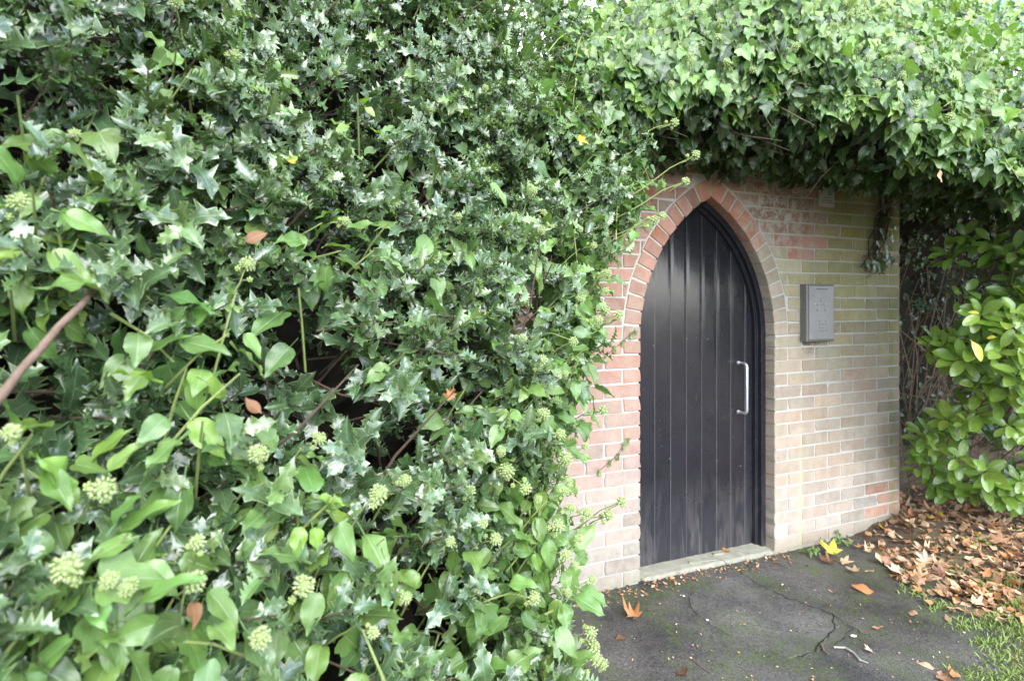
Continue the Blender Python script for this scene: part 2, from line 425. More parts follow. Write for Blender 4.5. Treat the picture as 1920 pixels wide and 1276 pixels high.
def asphalt_mat(name, c0, c1, moss=1.0):
    m = NT(name); o = m.obj()
    vo = m.n('ShaderNodeTexVoronoi'); vo.inputs['Scale'].default_value = 240; m.l(o, vo.inputs['Vector'])
    f = m.noise(180, 4, .7, o); g = m.noise(2.4, 6, .65, o); st = m.n('ShaderNodeSeparateColor'); m.l(vo.outputs['Color'], st.inputs[0])
    f = m.ramp(m.math('ADD', m.math('MULTIPLY', f, .5), m.math('MULTIPLY', m.noise(75, 5, .8, o), .55)), .40, .68)
    c = m.mix(f, c0, c1)
    c = m.mix(m.math('MULTIPLY', m.ramp(st.outputs[0], .80, .97), .32), c, (.17, .16, .15))
    c = m.mix(1.0, c, m.mix(m.ramp(g, .36, .64), (.50, .50, .50), (1.5, 1.47, 1.43)), 'MULTIPLY')
    wet = m.ramp(m.noise(1.3, 5, .6, o), .44, .60)
    ms = m.math('MULTIPLY', m.ramp(m.noise(3.1, 7, .72, o, .4), .46, .60), m.ramp(m.noise(60, 5, .8, o), .47, .55))
    c = m.mix(m.math('MULTIPLY', ms, .85 * moss), c, (.065, .105, .015))
    h = m.math('ADD', m.math('MULTIPLY', vo.outputs['Distance'], .8), m.math('MULTIPLY', f, .5))
    rg = m.math('ADD', m.math('MULTIPLY', wet, .3), .5)
    return m.done(m.principled(c, rg, .4, 0, m.bump(h, .55, .004)))
M['asphalt'] = asphalt_mat('asphalt', (.016, .0155, .015), (.125, .120, .112))
M['asphalt_patch'] = asphalt_mat('asphalt_repair', (.022, .0215, .021), (.142, .137, .128), .7)
def soil_mat():
    m = NT('soil'); o = m.obj(); f = m.noise(40, 6, .7, o); g = m.noise(3, 5, .6, o)
    c = m.mix(f, (.035, .026, .019), (.19, .15, .11)); c = m.mix(m.math('MULTIPLY', m.ramp(g, .46, .6), .55), c, (.20, .18, .10))
    return m.done(m.principled(c, .95, .15, 0, m.bump(f, .9, .02)))
M['soil'] = soil_mat()
M['crack'] = plain('crack_dirt', (.022, .022, .015), .95, .1, 0, .6, 60, .5)

# ------------------------------------------------------------------ ground
def bank(X, Y):
    xb = np.interp(Y, [1.2, 2.2, 2.5, 3.0, 3.6, 4.2], [1.75, 1.98, 2.12, 2.28, 2.12, 2.1])
    t = np.clip((X - xb) / .55, 0, 1); return .085 * t * t * (3 - 2 * t)
mb = MB(); mb.add([(-400, -400, -.012), (400, -400, -.012), (400, 400, -.012), (-400, 400, -.012)], [(0, 1, 2, 3)])
tag(mb.build('ground', M['soil']), kind='structure')
# asphalt: gently uneven sheet in front of the wall and back to the street
mb = MB(); xs = np.linspace(-6, 3.0, 46); ys = np.linspace(-8, 4.3, 62)
vs = [(x, y, .0 + .006 * math.sin(2.1 * x + 1.3 * y) * math.sin(1.7 * y - .6 * x) - (.03 if x > 2.75 else 0)) for y in ys for x in xs]
fs = [(j * 46 + i, j * 46 + i + 1, (j + 1) * 46 + i + 1, (j + 1) * 46 + i) for j in range(61) for i in range(45)]
mb.add(vs, fs); tag(mb.build('path', M['asphalt'], smooth=True), kind='structure')
def gz(X, Y): return .006 * math.sin(2.1 * X + 1.3 * Y) * math.sin(1.7 * Y - .6 * X)
# repaired area with a broken edge
mb = MB(); edge = [(1300, 1108), (1350, 1090), (1392, 1078), (1425, 1095), (1470, 1118), (1515, 1133), (1560, 1152), (1572, 1175), (1548, 1196), (1532, 1222),
                   (1480, 1232), (1420, 1215), (1365, 1190), (1318, 1160), (1290, 1130)]
pp = []
for i, (x, y) in enumerate(edge):
    x2, y2 = edge[(i + 1) % len(edge)]
    for k in (0, .33, .66):
        xx = x + (x2 - x) * k + rng.normal(0, 2.2); yy = y + (y2 - y) * k + rng.normal(0, 1.6)
        Y = F * CAMH / (yy - HY); pp.append(((xx - 960) / F * Y, Y))
cx = np.mean([p[0] for p in pp]); cy = np.mean([p[1] for p in pp]); n = len(pp)
vs = [(cx, cy, gz(cx, cy) + .006)] + [(cx + (p[0] - cx) * .5, cy + (p[1] - cy) * .5, gz(cx, cy) * .5 + gz(*p) * .5 + .006) for p in pp] + [(p[0], p[1], gz(*p) + .0045) for p in pp] \
    + [(cx + (p[0] - cx) * 1.01, cy + (p[1] - cy) * 1.01, gz(*p) - .004) for p in pp]
fs = [(0, 1 + i, 1 + (i + 1) % n) for i in range(n)] + [(1 + i, 1 + n + i, 1 + n + (i + 1) % n, 1 + (i + 1) % n) for i in range(n)] \
    + [(1 + n + i, 1 + 2 * n + i, 1 + 2 * n + (i + 1) % n, 1 + n + (i + 1) % n) for i in range(n)]
mb.add(vs, fs); tag(mb.build('path_repair', M['asphalt_patch']), kind='structure')
# cracks that run out from the broken edge
def crack(pts, w_):
    mb = MB(); q = []
    for i in range(len(pts) - 1):
        for k in np.linspace(0, 1, 7)[:-1]:
            x = pts[i][0] + (pts[i + 1][0] - pts[i][0]) * k + rng.normal(0, 1.6); y = pts[i][1] + (pts[i + 1][1] - pts[i][1]) * k + rng.normal(0, 1.2)
            Y = F * CAMH / (y - HY); q.append(((x - 960) / F * Y, Y))
    vs = []
    for i, (X, Y) in enumerate(q):
        a, b = q[max(i - 1, 0)], q[min(i + 1, len(q) - 1)]; d = unit(np.array([b[0] - a[0], b[1] - a[1]])); r = w_ * rng.uniform(.3, 1.2)
        z = gz(X, Y) + .0075; vs += [(X - d[1] * r, Y + d[0] * r, z), (X + d[1] * r, Y - d[0] * r, z)]
    mb.add(vs, [(2 * i, 2 * i + 1, 2 * i + 3, 2 * i + 2) for i in range(len(q) - 1)])
    tag(mb.build('path_crack', M['crack']), kind='structure')
crack([(1385, 1072), (1425, 1098), (1470, 1120), (1520, 1137), (1560, 1153), (1600, 1178), (1640, 1200)], .0024)
crack([(1560, 1153), (1566, 1180), (1545, 1200), (1528, 1224), (1490, 1236)], .0034)
crack([(1600, 1178), (1580, 1200), (1558, 1212)], .002)
# bank of soil to the right of the asphalt
mb = MB(); xs = np.linspace(1.55, 7, 70); ys = np.linspace(.6, 8, 76); nx = len(xs)
vs = []
for y in ys:
    for x in xs:
        xb = np.interp(y, [1.2, 2.2, 2.5, 3.0, 3.6, 4.2], [1.75, 1.98, 2.12, 2.28, 2.12, 2.1])
        vs.append((x, y, float(bank(x, y)) + min(0, (x - xb) * .25) * 1 + .009 * math.sin(9 * x + 5 * y) * math.sin(8 * y - 4 * x) + rng.normal(0, .004)))
fs = [(j * nx + i, j * nx + i + 1, (j + 1) * nx + i + 1, (j + 1) * nx + i) for j in range(len(ys) - 1) for i in range(nx - 1)]
mb.add(vs, fs); tag(mb.build('soil', M['soil'], smooth=True), kind='structure')

# ------------------------------------------------------------------ the brick wall with its pointed arch
A0 = np.array([.674, 2.97, 0]); TH = R_(22.5)
UU = np.array([math.cos(TH), math.sin(TH), 0]); WN = np.array([math.sin(TH), -math.cos(TH), 0])
OW = .946; SPR = 1.2833; RISE = .7837; RAD = (OW * OW / 4 + RISE * RISE) / OW
def WP(u, w_, z): return A0 + u * UU + w_ * WN + np.array([0, 0, z])
def left_curve(d, ns=16, zb=0.0):
    """left half of the opening outline moved inwards by d (outwards if negative), foot to apex"""
    r = RAD - d; ph1 = math.acos((RAD - OW / 2) / r)
    return [(d, zb)] + [(RAD - r * math.cos(ph1 * i / ns), SPR + r * math.sin(ph1 * i / ns)) for i in range(ns + 1)]
def outline(d, ns=16, zb=0.0):
    lc = left_curve(d, ns, zb); return lc + [(OW - u, z) for u, z in lc[::-1]][1:]
RING = .1075
def ext_u(z, d):
    """u of the left outline moved outwards by d at height z (None above its apex)"""
    r = RAD + d
    if z <= SPR: return -d
    h = z - SPR
    if h >= r: return None
    u = RAD - math.sqrt(r * r - h * h)
    return u if u < OW / 2 else None

def lerp(a, b, t): return tuple(x + (y - x) * t for x, y in zip(a, b))
RED = (.34, .16, .115); PINK = (.345, .25, .215); BUFF = (.335, .285, .20); ALG = (.26, .255, .06); GREY = (.325, .285, .245); BROWN = (.24, .185, .14)
def brick_color(u, z):
    r = rng.random()
    if u < 0.2:
        c = lerp(PINK, RED, np.clip((z - .55) / .6, 0, 1)); c = lerp(GREY, c, np.clip((z - .05) / .6, 0, 1))
    elif z > 1.86:
        gf = np.clip((u - 1.25) / .25, 0, 1)
        c = lerp(lerp(RED, BROWN, .7 * r), ALG, gf)
    else:
        c = lerp(PINK, BUFF, .25 + .5 * r)
        k = np.clip((z - .95) / .55, 0, 1); c = lerp(c, lerp(BUFF, ALG, np.clip((u - .95) / .7, 0, .72)), k)
        c = lerp(c, BROWN, np.clip((u - 1.5) / .5, 0, 1) * .55 * rng.random())
        if z < .35: c = lerp(c, GREY, .6)
        if u > 1.75 and z < .30 and rng.random() < .6: c = lerp(RED, BROWN, .35)
        if 1.0 < u < 1.35 and 1.72 < z < 1.86: c = RED
    s = 1.03 + rng.normal(0, .11); hs = rng.normal(-.01, .028); return tuple(np.clip(np.array(c) * s * np.array([1 + hs, 1 - .3 * hs, 1 - hs]), .02, .8))

def poly_brick(mb, poly, depth, c, pr=0.0, ch=.004):
    """prism from a (u,z) polygon, front at w=pr, chamfered front arris"""
    poly = np.array(poly); ctr = poly.mean(0); n = len(poly)
    if n == 6 and rng.random() < .3:        # a knocked-off corner
        i = rng.choice([0, 1, 3, 4]); k_ = rng.uniform(.05, .16); poly[i] = poly[i] + (ctr - poly[i]) * np.array([k_ * .5, k_])
    poly = poly + rng.normal(0, .0016, poly.shape)
    vs = []; uv = []
    d = poly - ctr; ln = np.linalg.norm(d, axis=1, keepdims=True)
    inner = poly - d / np.maximum(ln, 1e-6) * ch
    for ring, ww in ((poly, -depth), (poly, pr - ch * .7), (inner, pr)):
        for (u, z) in ring: vs.append(WP(u, ww + (rng.normal(0, .0005) if ww > -.01 else 0), z)); uv.append((u, z))
    fs = []
    for k in range(2):
        for i in range(n):
            fs.append((k * n + i, k * n + (i + 1) % n, (k + 1) * n + (i + 1) % n, (k + 1) * n + i))
    fs.append(tuple(range(2 * n, 3 * n))); mb.add(vs, fs, c, uv)

wall = thing('brick_wall', 'weathered brick wall with pointed arch doorway, red to buff bricks, green algae at its right end', 'wall', WP(.47, -.15, 0))
mb = MB(); CO = .0083; U_L, U_R, Z_T = -2.4, OW + 1.115, 2.33
ncourse = int((Z_T - CO) / .075)
gapx = .010
for k in range(-1, ncourse):
    z0 = CO + .075 * k + .005; z1 = z0 + .065; zm = (z0 + z1) / 2
    z0 = max(z0, -.03)
    for side in (-1, 1):
        head = (k + (side > 0)) % 2 == 0; lim = -U_L if side < 0 else U_R - OW
        pos = 0.0; first = True
        if z1 > SPR: pos = (.1125 if head else 0) - .225 * 2; first = False
        while pos < lim - .02:
            ln = .1025 if (first and head) else .215
            ln = min(ln, lim - pos); first = False
            if pos < -OW / 2 + .008: ln -= (-OW / 2 + .008 - pos); pos = -OW / 2 + .008
            if ln < .03: pos += ln + gapx; continue
            if side > 0: b0, b1 = OW + pos, OW + pos + ln
            else: b0, b1 = -pos - ln, -pos
            pos += ln + gapx
            spans = [(b0, b1)]
            poly = [(b0, z0), (b1, z0), (b1, zm), (b1, z1), (b0, z1), (b0, zm)]
            if z1 > SPR + .01:         # ring of voussoirs takes the place of these
                es = [ext_u(zz, RING + gapx * .6) if zz > SPR else -(RING + gapx * .6) for zz in (z0, zm, z1)]
                lo = [-99 if e_ is None else e_ for e_ in es]
                if side < 0: xs_ = [b1 if e_ is None else min(b1, e_) for e_ in es]
                else: xs_ = [b0 if e_ is None else max(b0, OW - e_) for e_ in es]
                if side < 0:
                    if max(xs_) - b0 < .02: continue
                    xs_ = [max(x, b0 + .004) for x in xs_]
                    poly = [(b0, z0), (xs_[0], z0), (xs_[1], zm), (xs_[2], z1), (b0, z1), (b0, zm)]
                else:
                    if b1 - min(xs_) < .02: continue
                    xs_ = [min(x, b1 - .004) for x in xs_]
                    poly = [(xs_[0], z0), (b1, z0), (b1, zm), (b1, z1), (xs_[2], z1), (xs_[1], zm)]
            um = (b0 + b1) / 2
            poly_brick(mb, poly, .11, brick_color(um, zm), abs(rng.normal(0, .0012)))
# the free end of the wall: header faces showing on the return
for k in range(-1, ncourse):
    z0 = max(CO + .075 * k + .005, -.03); z1 = CO + .075 * k + .07
    for (w0, w1) in ((-.112, -.215), (-.225, -.328)):
        mb.add([WP(U_R + .001, w0, z0), WP(U_R + .001, w1, z0), WP(U_R + .001, w1, z1), WP(U_R + .001, w0, z1),
                WP(U_R - .1, w0, z0), WP(U_R - .1, w1, z0), WP(U_R - .1, w1, z1), WP(U_R - .1, w0, z1)],
               [(0, 1, 2, 3), (0, 3, 7, 4), (1, 5, 6, 2), (3, 2, 6, 7), (0, 4, 5, 1)], brick_color(2.0, (z0 + z1) / 2), [(2, z0)] * 8)
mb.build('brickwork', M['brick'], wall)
# voussoirs
mb = MB()
for side in (-1, 1):
    r0, r1 = RAD, RAD + .1025; phm = math.acos((RAD - OW / 2) / r0); nv = int(round(phm * (r0 + .03) / .0765))
    for i in range(nv):
        p0 = phm * i / nv; p1 = phm * (i + 1) / nv; g0 = .005 / r0
        pts = []
        for r, p in ((r0, p0 + g0), (r1, p0 + g0), (r1, p1 - g0), (r0, p1 - g0)):
            if i == nv - 1 and p > (p0 + p1) / 2: p = math.acos((RAD - OW / 2 + .005) / r)
            u = RAD - r * math.cos(p); z = SPR + r * math.sin(p)
            u = min(u, OW / 2 - .004)
            pts.append((u, z))
        if side > 0: pts = [(OW - u, z) for u, z in pts][::-1]
        zm = (pts[0][1] + pts[2][1]) / 2
        if side < 0: c = lerp(lerp(RED, (.40, .155, .10), np.clip((zm - 1.5) / .3, 0, 1)), PINK, .3 * rng.random())
        else: c = lerp(lerp(BUFF, PINK, .3), (.40, .155, .10), np.clip((zm - 1.78) / .06, 0, 1))
        c = tuple(np.array(c) * (1 + rng.normal(0, .15)))
        poly_brick(mb, pts, .11, c, .001 + rng.normal(0, .001))
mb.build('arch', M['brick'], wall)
# mortar core with the same opening
mb = MB(); mr = -.0042; oc = outline(-.009, 14, -.04); nl = len(oc) // 2
for part_ in (oc[:nl + 1], oc[nl:][::-1]):
    lft = part_ is not None and part_[0][0] < OW / 2
    ue = U_L if lft else U_R - .0035
    for i in range(len(part_) - 1):
        (ua, za), (ub, zb) = part_[i], part_[i + 1]
        q = [(ue, za), (ua, za), (ub, zb), (ue, zb)]
        if not lft: q = [q[1], q[0], q[3], q[2]]
        mb.add([WP(u, mr, z) for u, z in q], [(0, 1, 2, 3)], (1, 1, 1), q)
        q2 = [(ua, mr, za), (ua, -.33, za), (ub, -.33, zb), (ub, mr, zb)]
        mb.add([WP(*p) for p in q2], [(0, 1, 2, 3)] if lft else [(3, 2, 1, 0)], (1, 1, 1), [(p[0], p[2]) for p in q2])
        mb.add([WP(u, -.33, z) for u, z in q], [(3, 2, 1, 0)], (1, 1, 1), q)
za = oc[nl][1]
for ww, rev in ((mr, 0), (-.33, 1)):
    q = [(U_L, za), (U_R - .0035, za), (U_R - .0035, Z_T), (U_L, Z_T)]
    mb.add([WP(u, ww, z) for u, z in q], [(3, 2, 1, 0) if rev else (0, 1, 2, 3)], (1, 1, 1), q)
for u in (U_L, U_R - .0035):
    q = [(u, mr, -.04), (u, -.33, -.04), (u, -.33, Z_T), (u, mr, Z_T)]
    mb.add([WP(*p) for p in q], [(0, 1, 2, 3)], (1, 1, 1), [(p[0], p[2]) for p in q])
mb.add([WP(U_L, mr, Z_T), WP(U_R - .0035, mr, Z_T), WP(U_R - .0035, -.33, Z_T), WP(U_L, -.33, Z_T)], [(0, 1, 2, 3)])
mb.build('mortar', M['mortar'], wall)

# ------------------------------------------------------------------ door
door = thing('arched_door', 'black painted plank door with pointed top standing in the brick archway', 'door', WP(OW / 2, -.12, .02))
def sweep_frame(mb, prof, ns=18):
    cur = [outline(d, ns, .0) for d, ww in prof]
    for k in range(len(prof) - 1):
        for i in range(len(cur[0]) - 1):
            p = [WP(*(cur[k][i][0], prof[k][1], cur[k][i][1])), WP(cur[k + 1][i][0], prof[k + 1][1], cur[k + 1][i][1]),
                 WP(cur[k + 1][i + 1][0], prof[k + 1][1], cur[k + 1][i + 1][1]), WP(cur[k][i + 1][0], prof[k][1], cur[k][i + 1][1])]
            mb.add(p, [(0, 1, 2, 3)])
mb = MB(); sweep_frame(mb, [(.001, -.2), (.001, -.066), (.004, -.063), (.034, -.063), (.036, -.065), (.036, -.092), (.038, -.094), (.051, -.094), (.053, -.096), (.053, -.2)])
mb.build('door_frame', M['paint'], door)
mb = MB(); lc = left_curve(.05, 40)
def top_at(u):
    uu = min(u, OW - u); uu = max(uu, .0505); r = RAD - .05
    return SPR + math.sqrt(max(r * r - (RAD - uu) ** 2, 0)) if uu > .05 else SPR
grooves = [.0505, .068, .181, .290, .400, .510, .620, .727, .836, OW - .0505]
DW = -.118
for i in range(len(grooves) - 1):
    g0, g1 = grooves[i] + (.0015 if i else 0), grooves[i + 1] - (.0015 if i < len(grooves) - 2 else 0)
    us = np.linspace(g0, g1, 7); off = rng.normal(0, .0005); tl = rng.normal(0, .0012)
    if i == 0: us = np.linspace(g0, g1, 3)
    n = len(us); zb = .024
    vs = [WP(u, DW + off + tl * (j / (n - 1) - .5) - (.0012 if j in (0, n - 1) else 0), z) for z_i in range(2) for j, u in enumerate(us) for z in ((zb,) if z_i == 0 else (top_at(u),))]
    fs = [(j, j + 1, n + j + 1, n + j) for j in range(n - 1)]
    b = len(vs)
    vs += [WP(g0, DW - .03, zb), WP(g1, DW - .03, zb), WP(g0, DW - .03, top_at(g0)), WP(g1, DW - .03, top_at(g1))]
    fs += [(b, 0, n, b + 2), (n - 1, b + 1, b + 3, 2 * n - 1), (b, b + 1, n - 1, 0)]
    mb.add(vs, fs)
for g in grooves[1:-1]:
    zt = top_at(g) - .004
    for za_ in np.arange(.026, zt, .11):
        zz = min(za_ + .11, zt); mb.add([WP(g - .0014, DW - .0016, za_), WP(g + .0014, DW - .0016, za_), WP(g + .0014, DW - .0016, zz), WP(g - .0014, DW - .0016, zz)], [(0, 1, 2, 3)], m=1)
mb.build('door_panel', [M['paint'], M['groove']], door)
mb = MB(); hu = .783; hz0, hz1 = .825, 1.118
pts = [WP(hu, DW, hz0)] + [WP(hu, DW + .045, hz0)] + [WP(hu, DW + .045 + .022 * math.sin(t), hz0 + .022 * (1 - math.cos(t))) for t in np.linspace(.3, math.pi / 2, 4)] \
    + [WP(hu, DW + .067 - .022 * (1 - math.cos(t)), hz1 - .022 + .022 * math.sin(t)) for t in np.linspace(0, math.pi / 2 - .3, 4)] + [WP(hu, DW + .045, hz1), WP(hu, DW, hz1)]
mb.tube(pts, .0085, 10)
hd = mb.build('handle', M['steel'], door, True)
mb = MB()
for z in (hz0, hz1): mb.tube([WP(hu, DW - .002, z), WP(hu, DW + .004, z)], .0115, 12)
link(bpy.data.objects.new('mounting_rose', mb.mesh('mounting_rose', M['steel'])), hd)
mb = MB()        # old nail heads and paint drips on the planks
for (u, z) in ((.47, 1.275), (.40, 1.27), (.55, 1.265), (.28, .6), (.62, .55), (.80, .50), (.17, 1.24)):
    mb.sphere(WP(u, DW + .001, z), .004, seg=6, rings=4, sq=(1, .6, 1))
mb.build('nail_head', M['groove'], door)

# threshold slab
st = thing('door_step', 'pale cracked stone threshold slab under the black door', 'step', WP(OW / 2, -.06, 0))
mb = MB()
def slab(u0, u1, n, z_off, skew=0, w0=-.19, w1=-.004):
    us = np.linspace(u0, u1, n); rows = [(w1 + .002, -.03), (w1, .010), (w1 - .012, .018), (-.06, .022), (-.11, .024), (w0, .024)]; vs = []
    for (ww, zz) in rows:
        for u in us: vs.append(WP(u + skew * (ww + .06), ww + rng.normal(0, .0025), zz + z_off + rng.normal(0, .0016)))
    k = len(rows); mb.add(vs, [(r * n + j, r * n + j + 1, (r + 1) * n + j + 1, (r + 1) * n + j) for r in range(k - 1) for j in range(n - 1)]
           + [tuple(r * n for r in range(k))[::-1], tuple(r * n + n - 1 for r in range(k))])
slab(.005, .545, 22, 0, .5); slab(.556, .936, 16, -.002, .5)
mb.build('slab', M['stone'], st)
for q, (u, ww, rot) in enumerate(((.40, -.05, .5), (.455, -.045, .45), (.50, -.04, .55), (.60, -.085, .2))):
    mb = MB(); d1 = np.array([math.cos(rot), math.sin(rot)]); d2 = np.array([-d1[1], d1[0]]); vs = []
    for zz in (.022, .030):
        for (p, r) in ((-.035, -.012), (.035, -.014), (.032, .013), (-.036, .012)):
            vs.append(WP(u + p * d1[0] + r * d2[0], ww + p * d1[1] * .6 + r * d2[1], zz + rng.normal(0, .001)))
    mb.add(vs, [(3, 2, 1, 0), (4, 5, 6, 7), (0, 1, 5, 4), (1, 2, 6, 5), (2, 3, 7, 6), (3, 0, 4, 7)]); mb.build('broken_chip', M['stone'], st)

# ------------------------------------------------------------------ entry panel and plaque
kb = thing('entry_panel', 'grey metal door entry panel with push buttons on the brick wall right of the door', 'intercom', WP(1.26, 0, 1.24))
u0, u1, z0, z1, dp = 1.150, 1.381, 1.243, 1.588, .050
mb = MB(); bv = .004
v = [(u0, .0, z0), (u1, .0, z0), (u1, .0, z1), (u0, .0, z1), (u0, dp - bv, z0), (u1, dp - bv, z0), (u1, dp - bv, z1), (u0, dp - bv, z1),
     (u0 + bv, dp, z0 + bv), (u1 - bv, dp, z0 + bv), (u1 - bv, dp, z1 - bv), (u0 + bv, dp, z1 - bv)]
fs = [(0, 1, 5, 4), (1, 2, 6, 5), (2, 3, 7, 6), (3, 0, 4, 7), (4, 5, 9, 8), (5, 6, 10, 9), (6, 7, 11, 10), (7, 4, 8, 11), (8, 9, 10, 11)]
mb.add([WP(*p) for p in v], fs)
cas = mb.build('casing', M['casing'], kb)
def wbox(mb, a, b, m=0):
    mb.box(a, b, m=m, xf=lambda u, ww, z: WP(u, ww, z))
mb = MB(); fu0, fu1, fz0, fz1 = u0 + .014, u1 - .010, z0 + .014, z1 - .012
wbox(mb, (fu0, dp + .0005, fz0), (fu1, dp + .003, fz1)); fp = mb.build('faceplate', M['face'], kb)
mb = MB()
t_ = .0022
wbox(mb, (fu0 - .003, dp + .0002, fz1), (fu1 + .003, dp + .0016, fz1 + t_)); wbox(mb, (fu1, dp + .0002, fz0), (fu1 + t_, dp + .0016, fz1))
wbox(mb, (fu0 - .003, dp + .0002, fz0 - t_), (fu1 + .003, dp + .0016, fz0))
mb.build('seam', M['dark'], kb)
du, dz = fu1 - fu0, fz1 - fz0
def fpos(a, b): return fu0 + a * du, fz1 - b * dz
for (a, b) in [(.20, .17), (.20, .30 + .04), (.36, .34), (.50, .34), (.65, .34), (.80, .34), (.50, .255), (.36, .445), (.66, .445)]:
    u, z = fpos(a, b); mb = MB(); mb.tube([WP(u, dp + .002, z), WP(u, dp + .006, z), WP(u, dp + .009, z)], [.0085, .0085, .006], 10)
    link(bpy.data.objects.new('button', mb.mesh('button', M['button'])), fp)
for (a, b) in [(.42, .655), (.66, .655), (.42, .72), (.55, .72), (.68, .72), (.42, .785), (.55, .785), (.42, .845), (.55, .845), (.68, .845)]:
    u, z = fpos(a, b); mb = MB(); mb.tube([WP(u, dp + .002, z), WP(u, dp + .0045, z)], .0045, 8)
    link(bpy.data.objects.new('key', mb.mesh('key', M['casing'])), fp)
mb = MB()
for i in range(7):          # worn engraved line, too small to read in the photograph
    u, z = fpos(.30 + i * .065, .055); wbox(mb, (u, dp + .0025, z - .003), (u + .009, dp + .0036, z + .003))
link(bpy.data.objects.new('engraving', mb.mesh('engraving', M['dark'])), fp)
mb = MB(); u, z = fpos(.5, .165); wbox(mb, (u - .05, dp + .0027, z - .016), (u + .05, dp + .0037, z + .016))
link(bpy.data.objects.new('display', mb.mesh('display', M['face'])), fp)

pq = thing('plaque', 'small white plaque with faint lettering high on the wall under the ivy', 'sign', WP(1.37, 0, 2.07))
mb = MB(); wbox(mb, (1.303, .0015, 2.066), (1.433, .009, 2.19)); mb.build('plate', M['plaque'], pq)
mb = MB()
for zz, ua, ub in ((2.106, 1.335, 1.41), (2.092, 1.322, 1.42), (2.122, 1.345, 1.40)):
    u = ua
    while u < ub:
        ww = .005 + .007 * rng.random(); wbox(mb, (u, .0085, zz - .0022), (min(u + ww, ub), .0097, zz + .0022)); u += ww + .003
mb.build('lettering', M['groove'], pq)

# ------------------------------------------------------------------ leaf templates
TH_ = []
for i in range(6):
    ts = [-.12, 0, .07, .14, .22, .32, .41, .50, .59, .68, .77, .85, .91, 1.0]
    hw = [.012, .016, .085, .235, .135, .31, .165, .325, .165, .275, .125, .175, .06, .006]
    r_ = random.Random(i); hw = [h * r_.uniform(.9, 1.12) for h in hw]
    sweep = [0, 0, 0, .03, 0, .045, 0, .055, 0, .06, 0, .06, 0, 0]
    sg = 1 if i % 2 else -1
    edge = [0, 0, 0, .12, -.05, .15 * sg, -.06, .16, -.05, .13 * sg, -.04, .10, 0, 0]
    TH_.append(grid_leaf(ts, hw, sweep=sweep, edge=edge, fold=.12 + .3 * r_.random(), curl=.15 + .45 * r_.random(), wave=.05, wk=6, ph=r_.uniform(0, 6), twist=r_.uniform(-.45, .45)))
TIV = []
for i in range(6):      # adult ivy leaf: unlobed, drawn to a point
    r_ = random.Random(40 + i)
    ts = [-.38, -.02, .0, .06, .15, .27, .40, .54, .67, .79, .89, 1.0]
    hw = [.011, .013, .09, .20, .315, .385, .385, .325, .235, .14, .065, .006]
    wd = r_.uniform(.68, .92); hw = [h * wd for h in hw]; hw[0] = .011; hw[1] = .013
    sweep = [0, 0, -.05, -.07, -.05, -.02, 0, .01, .02, .02, .01, 0]
    TIV.append(grid_leaf(ts, hw, cols=(-1, -.7, -.35, 0, .35, .7, 1), sweep=sweep, fold=.10 + .18 * r_.random(), curl=.10 + .3 * r_.random(), wave=.05 + .06 * r_.random(), wk=r_.uniform(9, 15), ph=r_.uniform(0, 6), twist=r_.uniform(-.5, .5)))
TIL = []
for i in range(5):      # lobed ivy leaf
    r_ = random.Random(70 + i)
    ts = [-.40, -.02, .0, .05, .12, .20, .29, .37, .46, .58, .70, .82, .92, 1.0]
    hw = [.011, .013, .17, .38, .47, .39, .47, .37, .27, .245, .19, .11, .05, .006]
    sweep = [0, 0, -.08, -.10, -.07, 0, .08, .06, .02, 0, 0, 0, 0, 0]
    TIL.append(grid_leaf(ts, hw, cols=(-1, -.7, -.35, 0, .35, .7, 1), sweep=sweep, fold=.08 + .15 * r_.random(), curl=.10 + .2 * r_.random(), wave=.035, wk=r_.uniform(9, 12), ph=r_.uniform(0, 6), twist=r_.uniform(-.25, .25)))
TLA = []
for i in range(5):
    r_ = random.Random(90 + i)
    ts = [-.10, 0, .06, .16, .28, .42, .56, .69, .80, .89, .96, 1.0]
    hw = [.014, .018, .06, .13, .185, .215, .22, .205, .175, .13, .075, .012]
    wd = r_.uniform(1.0, 1.25); hw = [h * wd for h in hw]
    TLA.append(grid_leaf(ts, hw, fold=.18 + .25 * r_.random(), curl=.05 + .22 * r_.random(), wave=.012, wk=14, ph=r_.uniform(0, 6), twist=r_.uniform(-.15, .15)))
TSM = [grid_leaf([-.1, 0, .12, .3, .5, .7, .88, 1], [.02, .03, .17, .27, .30, .24, .12, .01], cols=(-1, 0, 1), fold=.2, curl=.15 * i) for i in range(3)]
TFN = [fan_leaf(.25, .2, 0, seed=1), fan_leaf(.5, .35, 2, seed=2), fan_leaf(.1, .6, 4, seed=3), fan_leaf(.75, .1, 1, seed=4), fan_leaf(.9, .5, 5, seed=6)]
TOV = []
for i in range(4):
    r_ = random.Random(120 + i)
    TOV.append(grid_leaf([-.12, 0, .08, .2, .35, .5, .65, .8, .92, 1], [.015, .02, .12, .22, .28, .28, .23, .14, .06, .01], fold=.3 * r_.uniform(-1, 1.6), curl=.5 * r_.uniform(-.8, .8), wave=.06, wk=9, ph=r_.uniform(0, 6), twist=r_.uniform(-.7, .7)))

